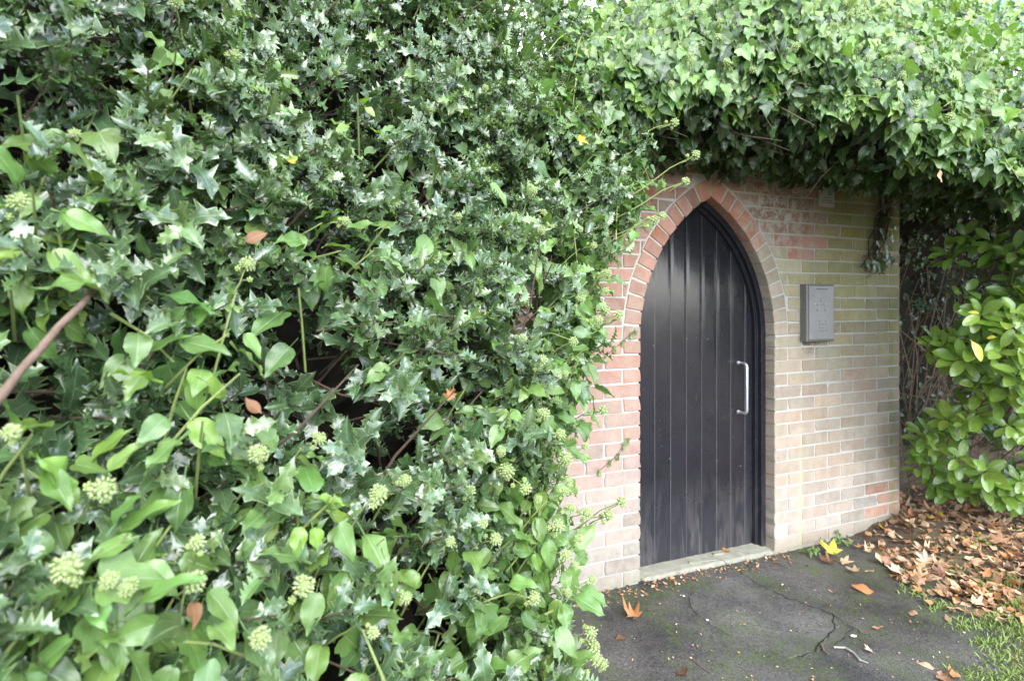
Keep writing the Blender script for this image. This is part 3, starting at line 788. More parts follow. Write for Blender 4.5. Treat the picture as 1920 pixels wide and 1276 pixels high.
# ------------------------------------------------------------------ hedge frame
HA = np.array([.70711, .70711, 0]); HN = np.array([.70711, -.70711, 0]); UP = np.array([0, 0, 1.0])
def HD(z): return np.interp(z, [0, .3, .65, .9, 1.38, 2.0, 2.7, 3.3], [.76, .75, .775, .85, 1.01, 1.27, 1.62, 2.1])
def HT(z): return np.interp(z, [0, .4, .7, .81, .92, 1.02, 1.15, 1.25, 1.36, 1.5, 1.6, 1.83, 1.98, 2.17, 2.5, 3.2], [1.05, 1.10, 1.14, 1.15, 1.18, 1.24, 1.27, 1.38, 1.51, 1.56, 1.66, 1.97, 2.18, 2.42, 2.56, 2.7])
def lump(t, z):
    return .05 * math.sin(5.1 * t + 1.7 * z + .6) * math.sin(4.3 * z - 2.2 * t) + .03 * math.sin(11 * t + 3) * math.sin(9.5 * z + 1.1) + .018 * math.sin(23 * t + 5 * z) * math.sin(21 * z)
def hole(t, z):     # >0 where the outer growth is thin
    return math.sin(7.3 * t + 2.1 * z + 1.9) * math.sin(6.1 * z - 1.3 * t + .7)
def HS(t, z, w_):
    tc_ = HT(z); r = .22; ww = w_ + lump(t, z)
    if t > tc_ - r: q = min((t - tc_ + r) / r, 1); ww += r * (1 - math.sqrt(max(1 - q * q, 0)))
    return t * HA - (HD(z) + ww) * HN + z * UP
def pick_tz(x, y):
    """the hedge face seen at a pixel of the photograph"""
    qx, qz = (x - 960) / F, (HY - y) / F; Y = 1.2
    for _ in range(30):
        z = CAMH + qz * Y; Y = Y * .5 + .5 * (HD(z)) / max(-.70711 * (qx - 1), .15)
    z = CAMH + qz * Y; return .70711 * (qx + 1) * Y, z, Y

def rnd_dir(): return unit(rng.normal(0, 1, 3))
def jit(c, s=.12, h=.05): return tuple(np.clip(np.array(c) * (1 + rng.normal(0, s)) * (1 + rng.normal(0, h, 3)), .004, .9))

HOL = (.062, .112, .050); HOLN = (.17, .27, .07)
IVD = (.072, .140, .044); IVM = (.132, .235, .060); IVY_ = (.22, .345, .055)

# holly
holly = thing('holly_bush', 'dark glossy spiny holly filling the tall hedge left of the doorway', 'bush', (-.5, .95, 0))
hl = Leaves(); hst = MB()
def holly_shoot(p, d, nleaf, size, c0, young=0.0):
    ln = .012 * nleaf + .03; ph = rng.random() * 6.28
    x = unit(np.cross(d, UP + .01)); y = np.cross(d, x)
    hst.tube([p - d * .08, p + d * ln * .5, p + d * ln], [.0026, .002, .0012], 4, cap=False)
    for i in range(nleaf):
        f = (i + .5) / nleaf; an = ph + i * 2.39996; rad = math.cos(an) * x + math.sin(an) * y
        el = .95 - .5 * f + rng.normal(0, .12)
        tip = unit(d * math.cos(el) + rad * math.sin(el) + rng.normal(0, .12, 3))
        nr = unit(d * math.sin(el) - rad * math.cos(el) + .75 * UP + .25 * HN + rng.normal(0, .25, 3))
        c = lerp(c0, HOLN, young * (f ** 2)); s = size * (.75 + .35 * math.sin(math.pi * min(f + .25, 1))) * rng.uniform(.85, 1.15)
        hl.add(TH_[rng.integers(6)], p + d * ln * f, tip, nr, s, jit(c))
def ivy_zone(t, z):
    dc = HT(z) - t
    k = max(0, 1 - dc / .42) * (1 if z < 1.75 else .5)
    k = max(k, np.clip((.98 - z - .14 * math.sin(5 * t)) / .25, 0, 1) * .42)
    if z > 1.9: k = max(k, np.clip((t - 1.35) / .4, 0, 1) * .8)
    return k
cnt = 0
while cnt < 3000:
    t = rng.uniform(-1.3, 2.6); z = rng.uniform(.1, 3.15)
    if t > HT(z) - .02: continue
    if t < -.45 and z < .5 and rng.random() < .6: continue
    if t > 2.2 and z > 2.75 and rng.random() < .5: continue
    iz = ivy_zone(t, z)
    if rng.random() < iz * .85: continue
    dep = rng.beta(1.1, 1.6) * .26
    if hole(t, z) > .55 and dep < .09: continue
    p = HS(t, z, dep + .05)
    d = unit(HN * rng.uniform(.35, 1) + UP * rng.uniform(-.15, .75) + HA * rng.normal(0, .55))
    holly_shoot(p, d, int(rng.integers(6, 11)), rng.uniform(.050, .069), HOL, (rng.random() ** 2 if t < 1.0 else rng.random() ** .9) if dep < .1 else 0)
    cnt += 1
hl.build('foliage', M['holly'], holly); hst.build('twigs', M['bark_dark'], holly)
# bare branches
mb = MB(); b1 = [px(-60, 815, .70), px(0, 745, .735), px(40, 692, .76), px(75, 655, .775), px(110, 612, .80), px(150, 574, .82), px(185, 530, .90), px(215, 480, 1.02)]
mb.tube(b1, [.0062, .0064, .0056, .0059, .0052, .0049, .0042, .003], 8); mb.build('branch', M['bark_tan'], holly, True)
for pts, r in (([(230, 740, 1.0), (265, 690, .97), (300, 640, .98), (305, 610, 1.03)], .0035), ([(560, 700, 1.3), (640, 740, 1.27), (800, 765, 1.35)], .003),
               ([(700, 890, 1.22), (850, 865, 1.27), (960, 830, 1.37)], .003), ([(400, 1230, .97), (500, 1195, .94), (600, 1180, .97)], .0025)):
    mb = MB(); mb.tube([px(*p) for p in pts], [r, r * .9, r * .7, r * .5][:len(pts)], 7); mb.build('branch', M['bark'], holly, True)
# twig thicket deep inside
mb = MB()
for _ in range(420):
    t = rng.uniform(-1.1, 1.9); z = rng.uniform(.0, 2.5)
    if t > HT(z) - .1: continue
    p = HS(t, z, rng.uniform(.16, .34)); d = unit(UP * rng.uniform(.2, 1) + HN * rng.normal(0, .35) + HA * rng.normal(0, .6)); l_ = rng.uniform(.1, .4)
    mb.tube([p, p + d * l_ * .5 + rnd_dir() * .02, p + d * l_], [rng.uniform(.002, .006), .003, .0015], 5, cap=False)
tag(mb.build('inner_twigs', M['bark_dark'], holly), kind='stuff')
mb = MB(); nt_, nz_ = 44, 34; vs = []  # near-black sheet added inside the hedge, painted shade for the leaf gaps
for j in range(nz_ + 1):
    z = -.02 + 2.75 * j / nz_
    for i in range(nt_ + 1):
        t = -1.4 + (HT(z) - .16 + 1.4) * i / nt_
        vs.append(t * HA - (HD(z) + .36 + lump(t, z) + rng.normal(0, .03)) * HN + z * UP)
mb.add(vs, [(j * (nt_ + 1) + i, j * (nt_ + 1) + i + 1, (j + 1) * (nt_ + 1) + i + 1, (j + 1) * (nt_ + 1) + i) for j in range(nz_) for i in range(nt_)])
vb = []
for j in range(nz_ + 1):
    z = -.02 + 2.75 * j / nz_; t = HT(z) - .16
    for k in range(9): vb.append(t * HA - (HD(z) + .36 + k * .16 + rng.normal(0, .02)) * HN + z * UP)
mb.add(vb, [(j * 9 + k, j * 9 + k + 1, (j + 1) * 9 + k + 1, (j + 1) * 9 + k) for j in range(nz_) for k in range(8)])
mb.build('shade_backing', M['core'], holly)

# ------------------------------------------------------------------ ivy in the hedge
FG = (.41, .52, .20); FG2 = (.52, .61, .29)
def umbel_mesh(name, r=.021, nsp=52, seed=0, side=True):
    r_ = random.Random(seed); mb = MB(); mb.sphere((0, 0, 0), r * .62, (.30, .40, .15), 10, 7)
    mb.tube([(.006, .004, -r * 4.2), (0, 0, -r * 2.6), (.002, 0, -r * 1.2), (0, 0, 0)], [.0018, .0016, .0016, .002], 5, (.33, .38, .14))
    for i in range(nsp):
        y = 1 - 1.72 * (i + .5) / nsp; q = math.sqrt(max(0, 1 - y * y)); an = i * 2.39996
        d = np.array([q * math.cos(an), q * math.sin(an), y]); l_ = r * r_.uniform(.74, 1.08)
        mb.tube([d * .003, d * l_ * .8], [.0007, .0008], 3, (.40, .48, .17), cap=False)
        mb.sphere(d * l_ * .93, .0026 * r_.uniform(.85, 1.15), lerp(FG, FG2, r_.random()), 5, 4)
        for k in range(3):
            e_ = unit(d + np.array([r_.uniform(-.6, .6) for _ in range(3)])); b_ = d * l_ * .92
            mb.tube([b_, b_ + e_ * .0048], [.0005, .0007], 3, (.50, .55, .32), cap=False)
    if side:
        for k in range(2):
            b_ = np.array([0, 0, -r * (1.5 + .8 * k)]); e_ = unit(np.array([math.cos(k * 2.6 + seed), math.sin(k * 2.6 + seed), .6])); c_ = b_ + e_ * r * 1.1
            mb.tube([b_, c_], [.0011, .0009], 4, (.33, .40, .15)); rr = r * .32
            for i in range(12):
                y = 1 - 2 * (i + .5) / 12; q = math.sqrt(1 - y * y); an = i * 2.4
                mb.sphere(c_ + rr * np.array([q * math.cos(an), q * math.sin(an), y]), .0026, lerp(FG, (.36, .46, .15), .5), 5, 3)
            mb.sphere(c_, rr * .8, (.34, .43, .15), 6, 4)
    return mb.mesh(name, M['flower'], True)
UM = [umbel_mesh('flower_head', .021, 54, 0), umbel_mesh('flower_head', .0195, 46, 1), umbel_mesh('flower_head', .0165, 44, 2, False), umbel_mesh('flower_head', .013, 34, 4), umbel_mesh('flower_head', .0185, 38, 7)]
UMS = [umbel_mesh('flower_head', .015, 26, 3, False), umbel_mesh('flower_head', .016, 28, 5, True)]

def put_umbel(parent, p, d, mesh, scale=1.0):
    o = bpy.data.objects.new('flower_head', mesh); link(o, parent)
    q = Vector(d).to_track_quat('Z', 'Y'); o.rotation_euler = (q @ Matrix.Rotation(rng.random() * 6.28, 3, 'Z').to_quaternion()).to_euler()
    o.location = Vector(p); o.scale = (scale,) * 3
    return o

hivy = thing('ivy_climber', 'flowering ivy with broad pointed leaves and pale green flower balls growing through the holly', 'climbing plant', HS(1.0, 0, .2))
il = Leaves(); ist = MB()
def ivy_leaf(L_, p, tip, nr, size, c, lobed=.25):
    T = TIL[rng.integers(5)] if rng.random() < lobed else TIV[rng.integers(6)]
    L_.add(T, p, tip, nr, size, c)
def ivy_cluster(p, d, nleaf, size, c, spread=.55, lobed=.1, stem=True):
    """leafy shoot: leaves on stalks round a stem that ends at p"""
    if stem: ist.tube([p - d * .16 - UP * .05, p - d * .07 - UP * .012, p], [.0028, .0024, .0018], 5, cap=False)
    x = unit(np.cross(d, UP + .013)); y = np.cross(d, x); ph = rng.random() * 6.28
    for i in range(nleaf):
        f = i / max(nleaf - 1, 1); an = ph + i * 2.39996; rad = math.cos(an) * x + math.sin(an) * y
        tip = unit(rad * spread * 1.1 + d * .25 - UP * .55 + rng.normal(0, .28, 3))
        nr = unit(HN * .55 + UP * .75 + rad * .45 + rng.normal(0, .34, 3))
        b_ = p - d * (.02 + .10 * f) + rad * (.015 + .022 * f)
        ivy_leaf(il, b_ + tip * .38 * size, tip, nr, size * rng.uniform(.72, 1.15), jit(c), lobed)
OUT = unit(HN * .8 + UP * .45)
# flower heads at the places they have in the photograph
heads = [(440, 105), (140, 250), (465, 495), (648, 415), (35, 378), (195, 915), (125, 1065), (370, 1015), (365, 1090), (205, 1087), (570, 1098), (485, 850), (600, 822), (710, 925),
         (760, 900), (880, 920), (907, 980), (930, 1010), (845, 1015), (910, 165), (860, 405), (965, 405), (1000, 358), (1015, 432), (1020, 398), (1088, 430), (1113, 460), (980, 634),
         (1015, 675), (1075, 640), (1020, 775), (940, 845), (1060, 860), (1065, 900), (1010, 935), (1060, 1040), (1060, 920), (1070, 952), (1100, 962), (1065, 1110), (1080, 1060),
         (1110, 1085), (1108, 1185), (1115, 1232), (1130, 1243), (762, 1120), (488, 1195), (330, 5), (1046, 985), (985, 915), (700, 1185), (1098, 835), (1090, 560), (1120, 600),
         (1137, 512), (1136, 545), (1060, 700), (1085, 1010), (1050, 815), (950, 880), (20, 810), (1000, 1120), (240, 1100)]
for (x, y) in heads:
    t, z, Y = pick_tz(x, y); Yp = Y - .045
    if t > HT(z) - .06: Yp = Y - .02
    p = px(x, y, Yp); d = unit(OUT + rng.normal(0, .28, 3))
    put_umbel(hivy, p, d, UM[rng.integers(5)], rng.uniform(.5, .88))
    ist.tube([p - d * .05, p - d * .09 - UP * .02, p - d * .17 - UP * .07], [.0015, .002, .0026], 5, cap=False)
    big = x < 500
    ivy_cluster(p - d * .055, d, int(rng.integers(4, 7)) if big else int(rng.integers(4, 8)), rng.uniform(.055, .075), lerp(IVM, IVY_, .25 * rng.random()), .75, .1, False)
# heads that reach out over the brick wall on long stalks
for (x, y, Y, bx, by) in [(1165, 940, 1.62, 1090, 985), (1140, 965, 1.6, 1080, 990), (1130, 770, 1.75, 1070, 790), (1160, 590, 1.85, 1100, 620), (1135, 582, 1.85, 1090, 600), (1305, 290, 2.15, 1210, 350),
                          (1285, 340, 2.1, 1200, 385), (1242, 405, 2.05, 1180, 430), (1226, 412, 2.05, 1170, 440), (1112, 1210, 1.33, 1060, 1240), (1265, 230, 2.25, 1190, 260)]:
    p = px(x, y, Y); b_ = px(bx, by, Y + .05); d = unit(p - b_)
    ist.tube([b_ - d * .1, b_, (b_ + p) / 2 + UP * .012, p], [.0026, .0022, .0018, .0014], 5, cap=False)
    put_umbel(hivy, p, d, UMS[rng.integers(2)], 1.05)
    for k in range(3):
        q = b_ + (p - b_) * rng.uniform(-.2, .5); tip = unit(-UP * .8 + rng.normal(0, .4, 3)); ivy_leaf(il, q + tip * .02, tip, unit(HN + UP * .6 + rng.normal(0, .3, 3)), rng.uniform(.04, .06), jit(IVM))
# big leaf sprays seen close at the left
for (x, y, n_, s_, cc) in [(60, 350, 5, .085, IVM), (185, 350, 5, .075, IVM), (40, 440, 4, .085, IVY_), (110, 440, 3, .08, IVY_), (20, 545, 4, .10, IVM), (350, 690, 3, .105, IVY_), (430, 625, 3, .09, IVM),
                           (60, 815, 4, .085, IVY_), (330, 95, 4, .075, IVM), (360, 130, 4, .07, IVM), (560, 540, 4, .10, IVD), (700, 470, 5, .075, IVM), (120, 1120, 6, .10, IVM), (210, 1170, 6, .095, IVM),
                           (30, 1200, 6, .105, IVD), (320, 1200, 6, .10, IVD), (360, 1130, 4, .08, IVM), (240, 1000, 5, .085, IVM), (320, 985, 4, .085, IVM), (560, 940, 7, .07, IVY_), (630, 930, 3, .09, IVM),
                           (720, 1010, 3, .105, IVM), (600, 1060, 6, .075, IVM), (520, 1000, 6, .07, IVD), (680, 1180, 5, .08, IVM), (820, 600, 4, .075, IVM), (830, 425, 4, .085, IVM), (730, 415, 4, .085, IVM),
                           (910, 300, 2, .085, IVM), (960, 500, 3, .08, IVM), (960, 770, 4, .085, IVM), (640, 470, 3, .085, IVM), (450, 700, 3, .08, IVD), (380, 790, 3, .08, IVD), (760, 660, 3, .075, IVM),
                           (670, 175, 3, .05, IVY_), (1010, 800, 5, .07, IVM), (960, 1010, 5, .08, IVM), (1080, 680, 4, .085, IVM), (1110, 720, 4, .085, IVM), (1100, 650, 4, .08, IVM)]:
    t, z, Y = pick_tz(x, y); p = px(x, y, Y - .035); d = unit(OUT + rng.normal(0, .3, 3)); ivy_cluster(p, d, n_ + 2, min(s_, .09) * .80, lerp(cc, IVM, .3), .7, .06)
# general ivy growth
cnt = 0
while cnt < 680:
    t = rng.uniform(-.9, 2.6); z = rng.uniform(.02, 3.1)
    if t > HT(z) + .02 or rng.random() > ivy_zone(t, z) + .045: continue
    if hole(t, z) > .45 and rng.random() < .6: continue
    p = HS(t, z, rng.beta(1, 2) * .20 - .01); d = unit(OUT + rng.normal(0, .4, 3) + HA * (.5 if t > HT(z) - .25 else 0))
    ivy_cluster(p, d, int(rng.integers(4, 9)), rng.uniform(.045, .078), lerp(IVD, IVM, rng.random()), .75, .2); cnt += 1
cnt = 0
while cnt < 210:         # ivy is thickest along the outer corner
    z = rng.uniform(.02, 2.2); t = HT(z) - abs(rng.normal(0, .10)) + .03
    ivy_cluster(HS(t, z, rng.uniform(-.02, .07)), unit(OUT + HA * .5 + rng.normal(0, .35, 3)), int(rng.integers(5, 9)), rng.uniform(.045, .072), lerp(IVD, IVM, rng.random()), .75, .2); cnt += 1
# the side of the hedge that turns back to the wall
for _ in range(330):
    z = rng.uniform(.02, 2.3); k = rng.random() ** .8; dd = k * (1.2 if z < 1.8 else .9)
    t = HT(z) - .10 + rng.normal(0, .05); p = t * HA - (HD(z) + .15 + dd) * HN + z * UP
    if np.dot(p - WP(0, .08, z), WN) < 0: continue
    ivy_cluster(p, unit(HA + UP * .4 + rng.normal(0, .4, 3)), 6, rng.uniform(.05, .075), lerp(IVD, IVM, rng.random()), .8, .3)
il.build('foliage', M['ivy'], hivy); ist.build('stems', M['greenstem'], hivy)

# ------------------------------------------------------------------ ivy canopy hanging over the wall
civy = thing('ivy_canopy', 'thick ivy overhang spilling over the wall top above the doorway', 'climbing plant', WP(1.0, -.2, 0))
def cY(X): return np.interp(X, [.2, .7, 1.15, 1.7, 2.4, 3.4], [2.46, 2.38, 2.36, 2.32, 2.35, 2.4])
def cZ(X): return np.interp(X, [.2, .5, .7, 1.15, 1.5, 1.75, 2.4, 3.4], [2.08, 2.26, 2.35, 2.37, 2.30, 2.15, 1.84, 1.6])
def cF(X, v, w_=0):
    """front of the overhang: v 0 lower lip .. 1 top"""
    l_ = .08 * math.sin(6 * X + 1) * math.sin(5 * v + 2 * X) + .05 * math.sin(13 * X + 4 * v) * math.sin(11 * v + 3 * X) + .025 * math.sin(27 * X - 9 * v)
    b = .10 * math.sin(min(v * 1.6, 1) * math.pi)
    return np.array([X, cY(X) + .72 * v ** 1.25 - b + l_ + w_ * .8, cZ(X) + 1.05 * v + .025 * math.sin(17 * X) * (1 - v) - w_ * .35])
cl = Leaves(); cst = MB(); CF = unit(np.array([.05, -.75, .62]))
for _ in range(11600):
    X = rng.uniform(.25, 3.7); v = (1.22 if X < 1.2 else (1.9 if X < 2.2 else 2.3)) * rng.random() ** (1.05 if X < 1.2 else 1.45); w_ = rng.beta(1, 2.2) * .20
    if X < .75 and v > .70 and rng.random() < .72: continue
    p = cF(X, v, w_)
    tip = unit(-UP * .85 + np.array([rng.normal(0, .45), -.25 + rng.normal(0, .3), rng.normal(0, .25)])); nr = unit(CF + rng.normal(0, .42, 3))
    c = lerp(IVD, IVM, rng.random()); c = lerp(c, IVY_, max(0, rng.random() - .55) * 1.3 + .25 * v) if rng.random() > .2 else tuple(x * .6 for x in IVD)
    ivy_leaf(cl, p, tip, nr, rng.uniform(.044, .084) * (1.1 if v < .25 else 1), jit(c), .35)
# underside, back to the wall
for _ in range(2000):
    X = rng.uniform(.3, 3.0); k = rng.random(); Yw = 2.97 + (X - .674) * .4142 - .03 if X < 2.6 else 4.4
    p = np.array([X, cY(X) + (Yw - cY(X)) * k, cZ(X) + (2.22 - cZ(X)) * k ** .8 + rng.uniform(-.04, .14) - .05 * (1 - abs(2 * k - 1))])
    tip = unit(-UP * .7 + rng.normal(0, .45, 3)); nr = unit(np.array([0, -.8, .25]) + rng.normal(0, .4, 3))
    ivy_leaf(cl, p, tip, nr, rng.uniform(.05, .08), jit(tuple(x * .7 for x in IVD)), .4)  # darkened leaf tone puts the overhang's shade into the colour
# unseen leaf roof added over the overhang so that the doorway lies in its shade
for _ in range(3600):
    X = rng.uniform(.0, 5.6); Y = rng.uniform(2.75, 5.4); p = np.array([X, Y, 2.42 + .25 * rng.random() + .25 * (Y < 3.3)])
    ivy_leaf(cl, p, unit(rng.normal(0, 1, 3) + np.array([0, -.3, -.3])), unit(UP + rng.normal(0, .3, 3)), rng.uniform(.06, .09), jit(IVM), .4)
cl.build('foliage', M['ivy'], civy)
mb = MB()
for _ in range(260):        # dead stems and rootlets tangled under the overhang
    X = rng.uniform(.4, 2.9); k = rng.uniform(.1, 1); Yw = 2.97 + (X - .674) * .4142 - .02 if X < 2.6 else 4.2
    p = np.array([X, cY(X) + (Yw - cY(X)) * k, cZ(X) + (2.24 - cZ(X)) * k ** .8 + rng.uniform(-.05, .1)]); d = unit(np.array([rng.normal(0, 1), rng.normal(0, .6), rng.normal(0, .35)])); l_ = rng.uniform(.08, .4)
    mb.tube([p, p + d * l_ * .5 + rnd_dir() * .03, p + d * l_ - UP * .02], [rng.uniform(.0012, .004), .002, .001], 5, cap=False)
tag(mb.build('dead_stems', M['bark'], civy), kind='stuff')
mb = MB(); n1, n2 = 40, 12; vs = []  # near-black roof and front sheets added to block light and read as shade
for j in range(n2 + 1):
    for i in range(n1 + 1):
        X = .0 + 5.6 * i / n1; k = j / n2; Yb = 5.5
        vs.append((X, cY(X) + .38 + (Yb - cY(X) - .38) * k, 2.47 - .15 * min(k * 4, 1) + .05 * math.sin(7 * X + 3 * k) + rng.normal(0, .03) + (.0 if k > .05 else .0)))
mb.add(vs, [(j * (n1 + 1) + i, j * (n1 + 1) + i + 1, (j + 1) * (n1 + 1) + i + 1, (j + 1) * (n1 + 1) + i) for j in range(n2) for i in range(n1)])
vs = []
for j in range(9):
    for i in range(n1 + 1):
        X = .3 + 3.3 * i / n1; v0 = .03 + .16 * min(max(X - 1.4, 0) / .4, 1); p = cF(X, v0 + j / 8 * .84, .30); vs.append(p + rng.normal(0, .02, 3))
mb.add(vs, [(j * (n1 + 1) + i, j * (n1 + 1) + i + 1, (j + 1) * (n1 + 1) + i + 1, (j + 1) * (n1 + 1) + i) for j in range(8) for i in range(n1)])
mb.build('shade_backing', M['core'], civy)
for k in range(95):
    X = rng.uniform(.45, 2.75); v = rng.uniform(.02, .95); p = cF(X, v, -.03); d = unit(CF + rng.normal(0, .35, 3))
    put_umbel(civy, p, d, UMS[rng.integers(2)], rng.uniform(.75, 1.05))
for k in range(90):
    X = rng.uniform(.4, 2.8); v = rng.uniform(0, .9); p = cF(X, v, .0); d = unit(np.array([rng.normal(0, .8), -.4, rng.normal(.1, .5)])); cst = MB(); cst.tube([p, p + d * .06, p + d * .13 - UP * .01], [.0016, .0014, .001], 4, cap=False); cst.build('stem', M['greenstem'], civy)

# ivy strand hanging down the wall
sp_ = thing('ivy_strand', 'withered ivy strand with a few green leaves hanging down the wall above the entry panel', 'climbing plant', WP(1.9, .02, 1.6))
mb = MB(); ctr = [(1.905, 2.25), (1.90, 2.12), (1.865, 2.0), (1.83, 1.88), (1.79, 1.78), (1.75, 1.70)]
for k in range(22):
    s0 = rng.normal(0, .022); pts = [WP(u + s0 + rng.normal(0, .02), .012 + abs(rng.normal(0, .012)), z) for (u, z) in ctr[:rng.integers(4, 7)]]
    mb.tube(pts, [rng.uniform(.0012, .0035)] * len(pts), 5)
for k in range(70):
    i = rng.integers(1, 6); u, z = ctr[i]; p = WP(u + rng.normal(0, .02), .015, z + rng.normal(0, .03)); d = rnd_dir(); mb.tube([p, p + d * .05], [.0016, .0008], 4)
mb.build('stem', M['bark_dark'], sp_)
lv = Leaves()
for (u, z, s) in ((1.69, 1.735, .06), (1.80, 1.735, .085), (1.835, 1.76, .08), (1.90, 1.77, .075), (1.77, 1.70, .06), (1.88, 1.86, .06), (1.845, 1.93, .05), (1.93, 1.99, .06), (1.80, 1.80, .05), (1.87, 2.02, .06), (1.82, 1.95, .05), (1.91, 1.90, .055), (1.79, 1.87, .05), (1.86, 1.80, .06), (1.94, 2.08, .065), (1.84, 2.10, .06), (1.74, 1.75, .05)):
    lv.add(TIL[rng.integers(5)], WP(u, .04, z), unit(-UP + UU * rng.normal(0, .5) + WN * .2), unit(WN + UP * .4 + rng.normal(0, .2, 3)), s, jit(IVD))
lv.build('leaves', M['ivy'], sp_)
lv = Leaves()
for (u, z, s) in ((1.955, 1.79, .055), (1.66, 1.77, .035), (1.82, 1.69, .05), (1.86, 1.70, .04)):
    lv.add(TFN[1], WP(u, .03, z), unit(-UP + UU * rng.normal(0, .6)), unit(WN + rng.normal(0, .2, 3)), s, (.42, .36, .28) if u > 1.9 else (.2, .15, .1))
lv.build('withered_leaves', M['litter'], sp_)
# small young creepers on the brick left of the door
for (lab, pts) in (('tiny young ivy shoot climbing the red bricks beside the hedge at mid height', [(-.22, 1.20), (-.17, 1.24), (-.12, 1.27), (-.07, 1.31), (-.04, 1.33)]),
                   ('tiny reddish ivy shoot creeping over the pale bricks low beside the hedge', [(-.26, .62), (-.20, .66), (-.15, .69), (-.11, .74), (-.09, .76)])):
    cr = thing('ivy_shoot', lab, 'climbing plant', WP(pts[0][0], 0, pts[0][1])); mb = MB(); mb.tube([WP(u, .004, z) for u, z in pts], [.002, .002, .0018, .0015, .001], 5); mb.build('stem', M['bark'], cr)
    lv = Leaves()
    for (u, z) in pts:
        for s in (-1, 1): lv.add(TIL[rng.integers(5)], WP(u, .01, z + .006 * s), unit(UP * .4 * s + UU * .6 + WN * .3 + rng.normal(0, .3, 3)), unit(WN + rng.normal(0, .2, 3)), rng.uniform(.018, .03), jit((.17, .22, .07)))
    lv.build('leaves', M['ivy'], cr)

# ------------------------------------------------------------------ laurel on the right
lau = thing('laurel_bush', 'cherry laurel bush with broad glossy bright green leaves right of the wall', 'bush', (3.4, 3.75, .08))
ll = Leaves(); lst = MB(); LAD = (.065, .135, .038); LAM = (.140, .24, .045); LAY = (.23, .34, .058)
def rosette(p, d, n_, size, c):
    x = unit(np.cross(d, UP + .017)); y = np.cross(d, x); ph = rng.random() * 6.28
    base = p + np.array([.12 + abs(rng.normal(0, .08)), .22 + rng.uniform(0, .2), -.22])
    lst.tube([base, (base + p) / 2 + rng.normal(0, .03, 3), p - d * .02], [.005, .004, .0028], 5, cap=False)
    for i in range(n_):
        f = i / max(n_ - 1, 1); an = ph + i * 2.39996; rad = math.cos(an) * x + math.sin(an) * y; el = .75 + .75 * f + rng.normal(0, .12)
        tip = unit(d * math.cos(el) + rad * math.sin(el) - UP * .12 + rng.normal(0, .1, 3)); nr = unit(d * math.sin(el) - rad * math.cos(el) + UP * .55 + np.array([0, -.25, 0]) + rng.normal(0, .15, 3))
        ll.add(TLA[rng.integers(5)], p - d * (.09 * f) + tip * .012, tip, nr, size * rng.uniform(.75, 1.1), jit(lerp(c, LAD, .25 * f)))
def lx0(y): return np.interp(y, [400, 450, 500, 540, 600, 640, 700, 740, 800, 840, 880, 930], [1800, 1772, 1800, 1800, 1770, 1745, 1760, 1775, 1705, 1705, 1715, 1800])
fix = [(1795, 440), (1765, 470), (1845, 450), (1800, 545), (1740, 640), (1770, 640), (1715, 840), (1745, 835), (1740, 870), (1775, 880), (1800, 905), (1840, 880), (1870, 915), (1735, 800), (1765, 785), (1800, 790), (1712, 862), (1728, 888), (1752, 905), (1775, 915), (1815, 920), (1835, 905), (1885, 925), (1905, 900), (1718, 815), (1790, 855)]
n0 = 0
while n0 < 185:
    if n0 < len(fix): x, y = fix[n0]
    else:
        y = 430 + 510 * rng.random() ** .85; x = rng.uniform(lx0(y) + 40, 2100)
        if x < 1920 and y > 900 and rng.random() < .6: continue
        if y < 560 and rng.random() < .3: continue
    front = rng.beta(1, 2.5) * .7 if n0 >= len(fix) else .05
    Y = np.interp(y, [400, 500, 560, 700, 850, 950], [2.6, 2.55, 2.6, 2.65, 3.0, 3.35]) + np.interp(x, [1700, 1850, 1950, 2100], [.5, .1, 0, .25]) + front
    if n0 < len(fix): x += 12
    elif 1795 < x < 1905 and 815 < y < 880: continue
    p = px(x, y, Y)
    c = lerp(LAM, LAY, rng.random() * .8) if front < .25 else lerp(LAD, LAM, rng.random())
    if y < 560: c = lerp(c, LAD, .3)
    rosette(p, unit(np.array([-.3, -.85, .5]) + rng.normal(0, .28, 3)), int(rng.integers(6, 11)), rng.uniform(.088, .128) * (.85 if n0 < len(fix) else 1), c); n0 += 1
ll.build('foliage', M['laurel'], lau)
for k in range(30):
    x = rng.uniform(1760, 2150); Y = rng.uniform(3.7, 4.5); b_ = px(x, 900, Y); b_[2] = .05; t_ = b_ + np.array([abs(rng.normal(0, .35)), rng.normal(-.1, .3), rng.uniform(.5, 1.6)])
    mb = MB(); mb.tube([b_, (b_ + t_) / 2 + rng.normal(0, .04, 3), t_], [.009, .007, .004], 6); mb.build('stem', M['bark'], lau)
lst.build('twigs', M['bark'], lau)
lv = Leaves()
for (x, y, s) in ((1822, 640, .11), (1868, 632, .05), (1815, 585, .05)):
    lv.add(TLA[1], px(x, y, 2.5), unit(np.array([.4, -.2, -.8]) if s > .1 else rnd_dir()), unit(np.array([-.1, -1, .35])), s * .85, (.50, .47, .08))
lv.build('yellow_leaves', M['laurel'], lau)

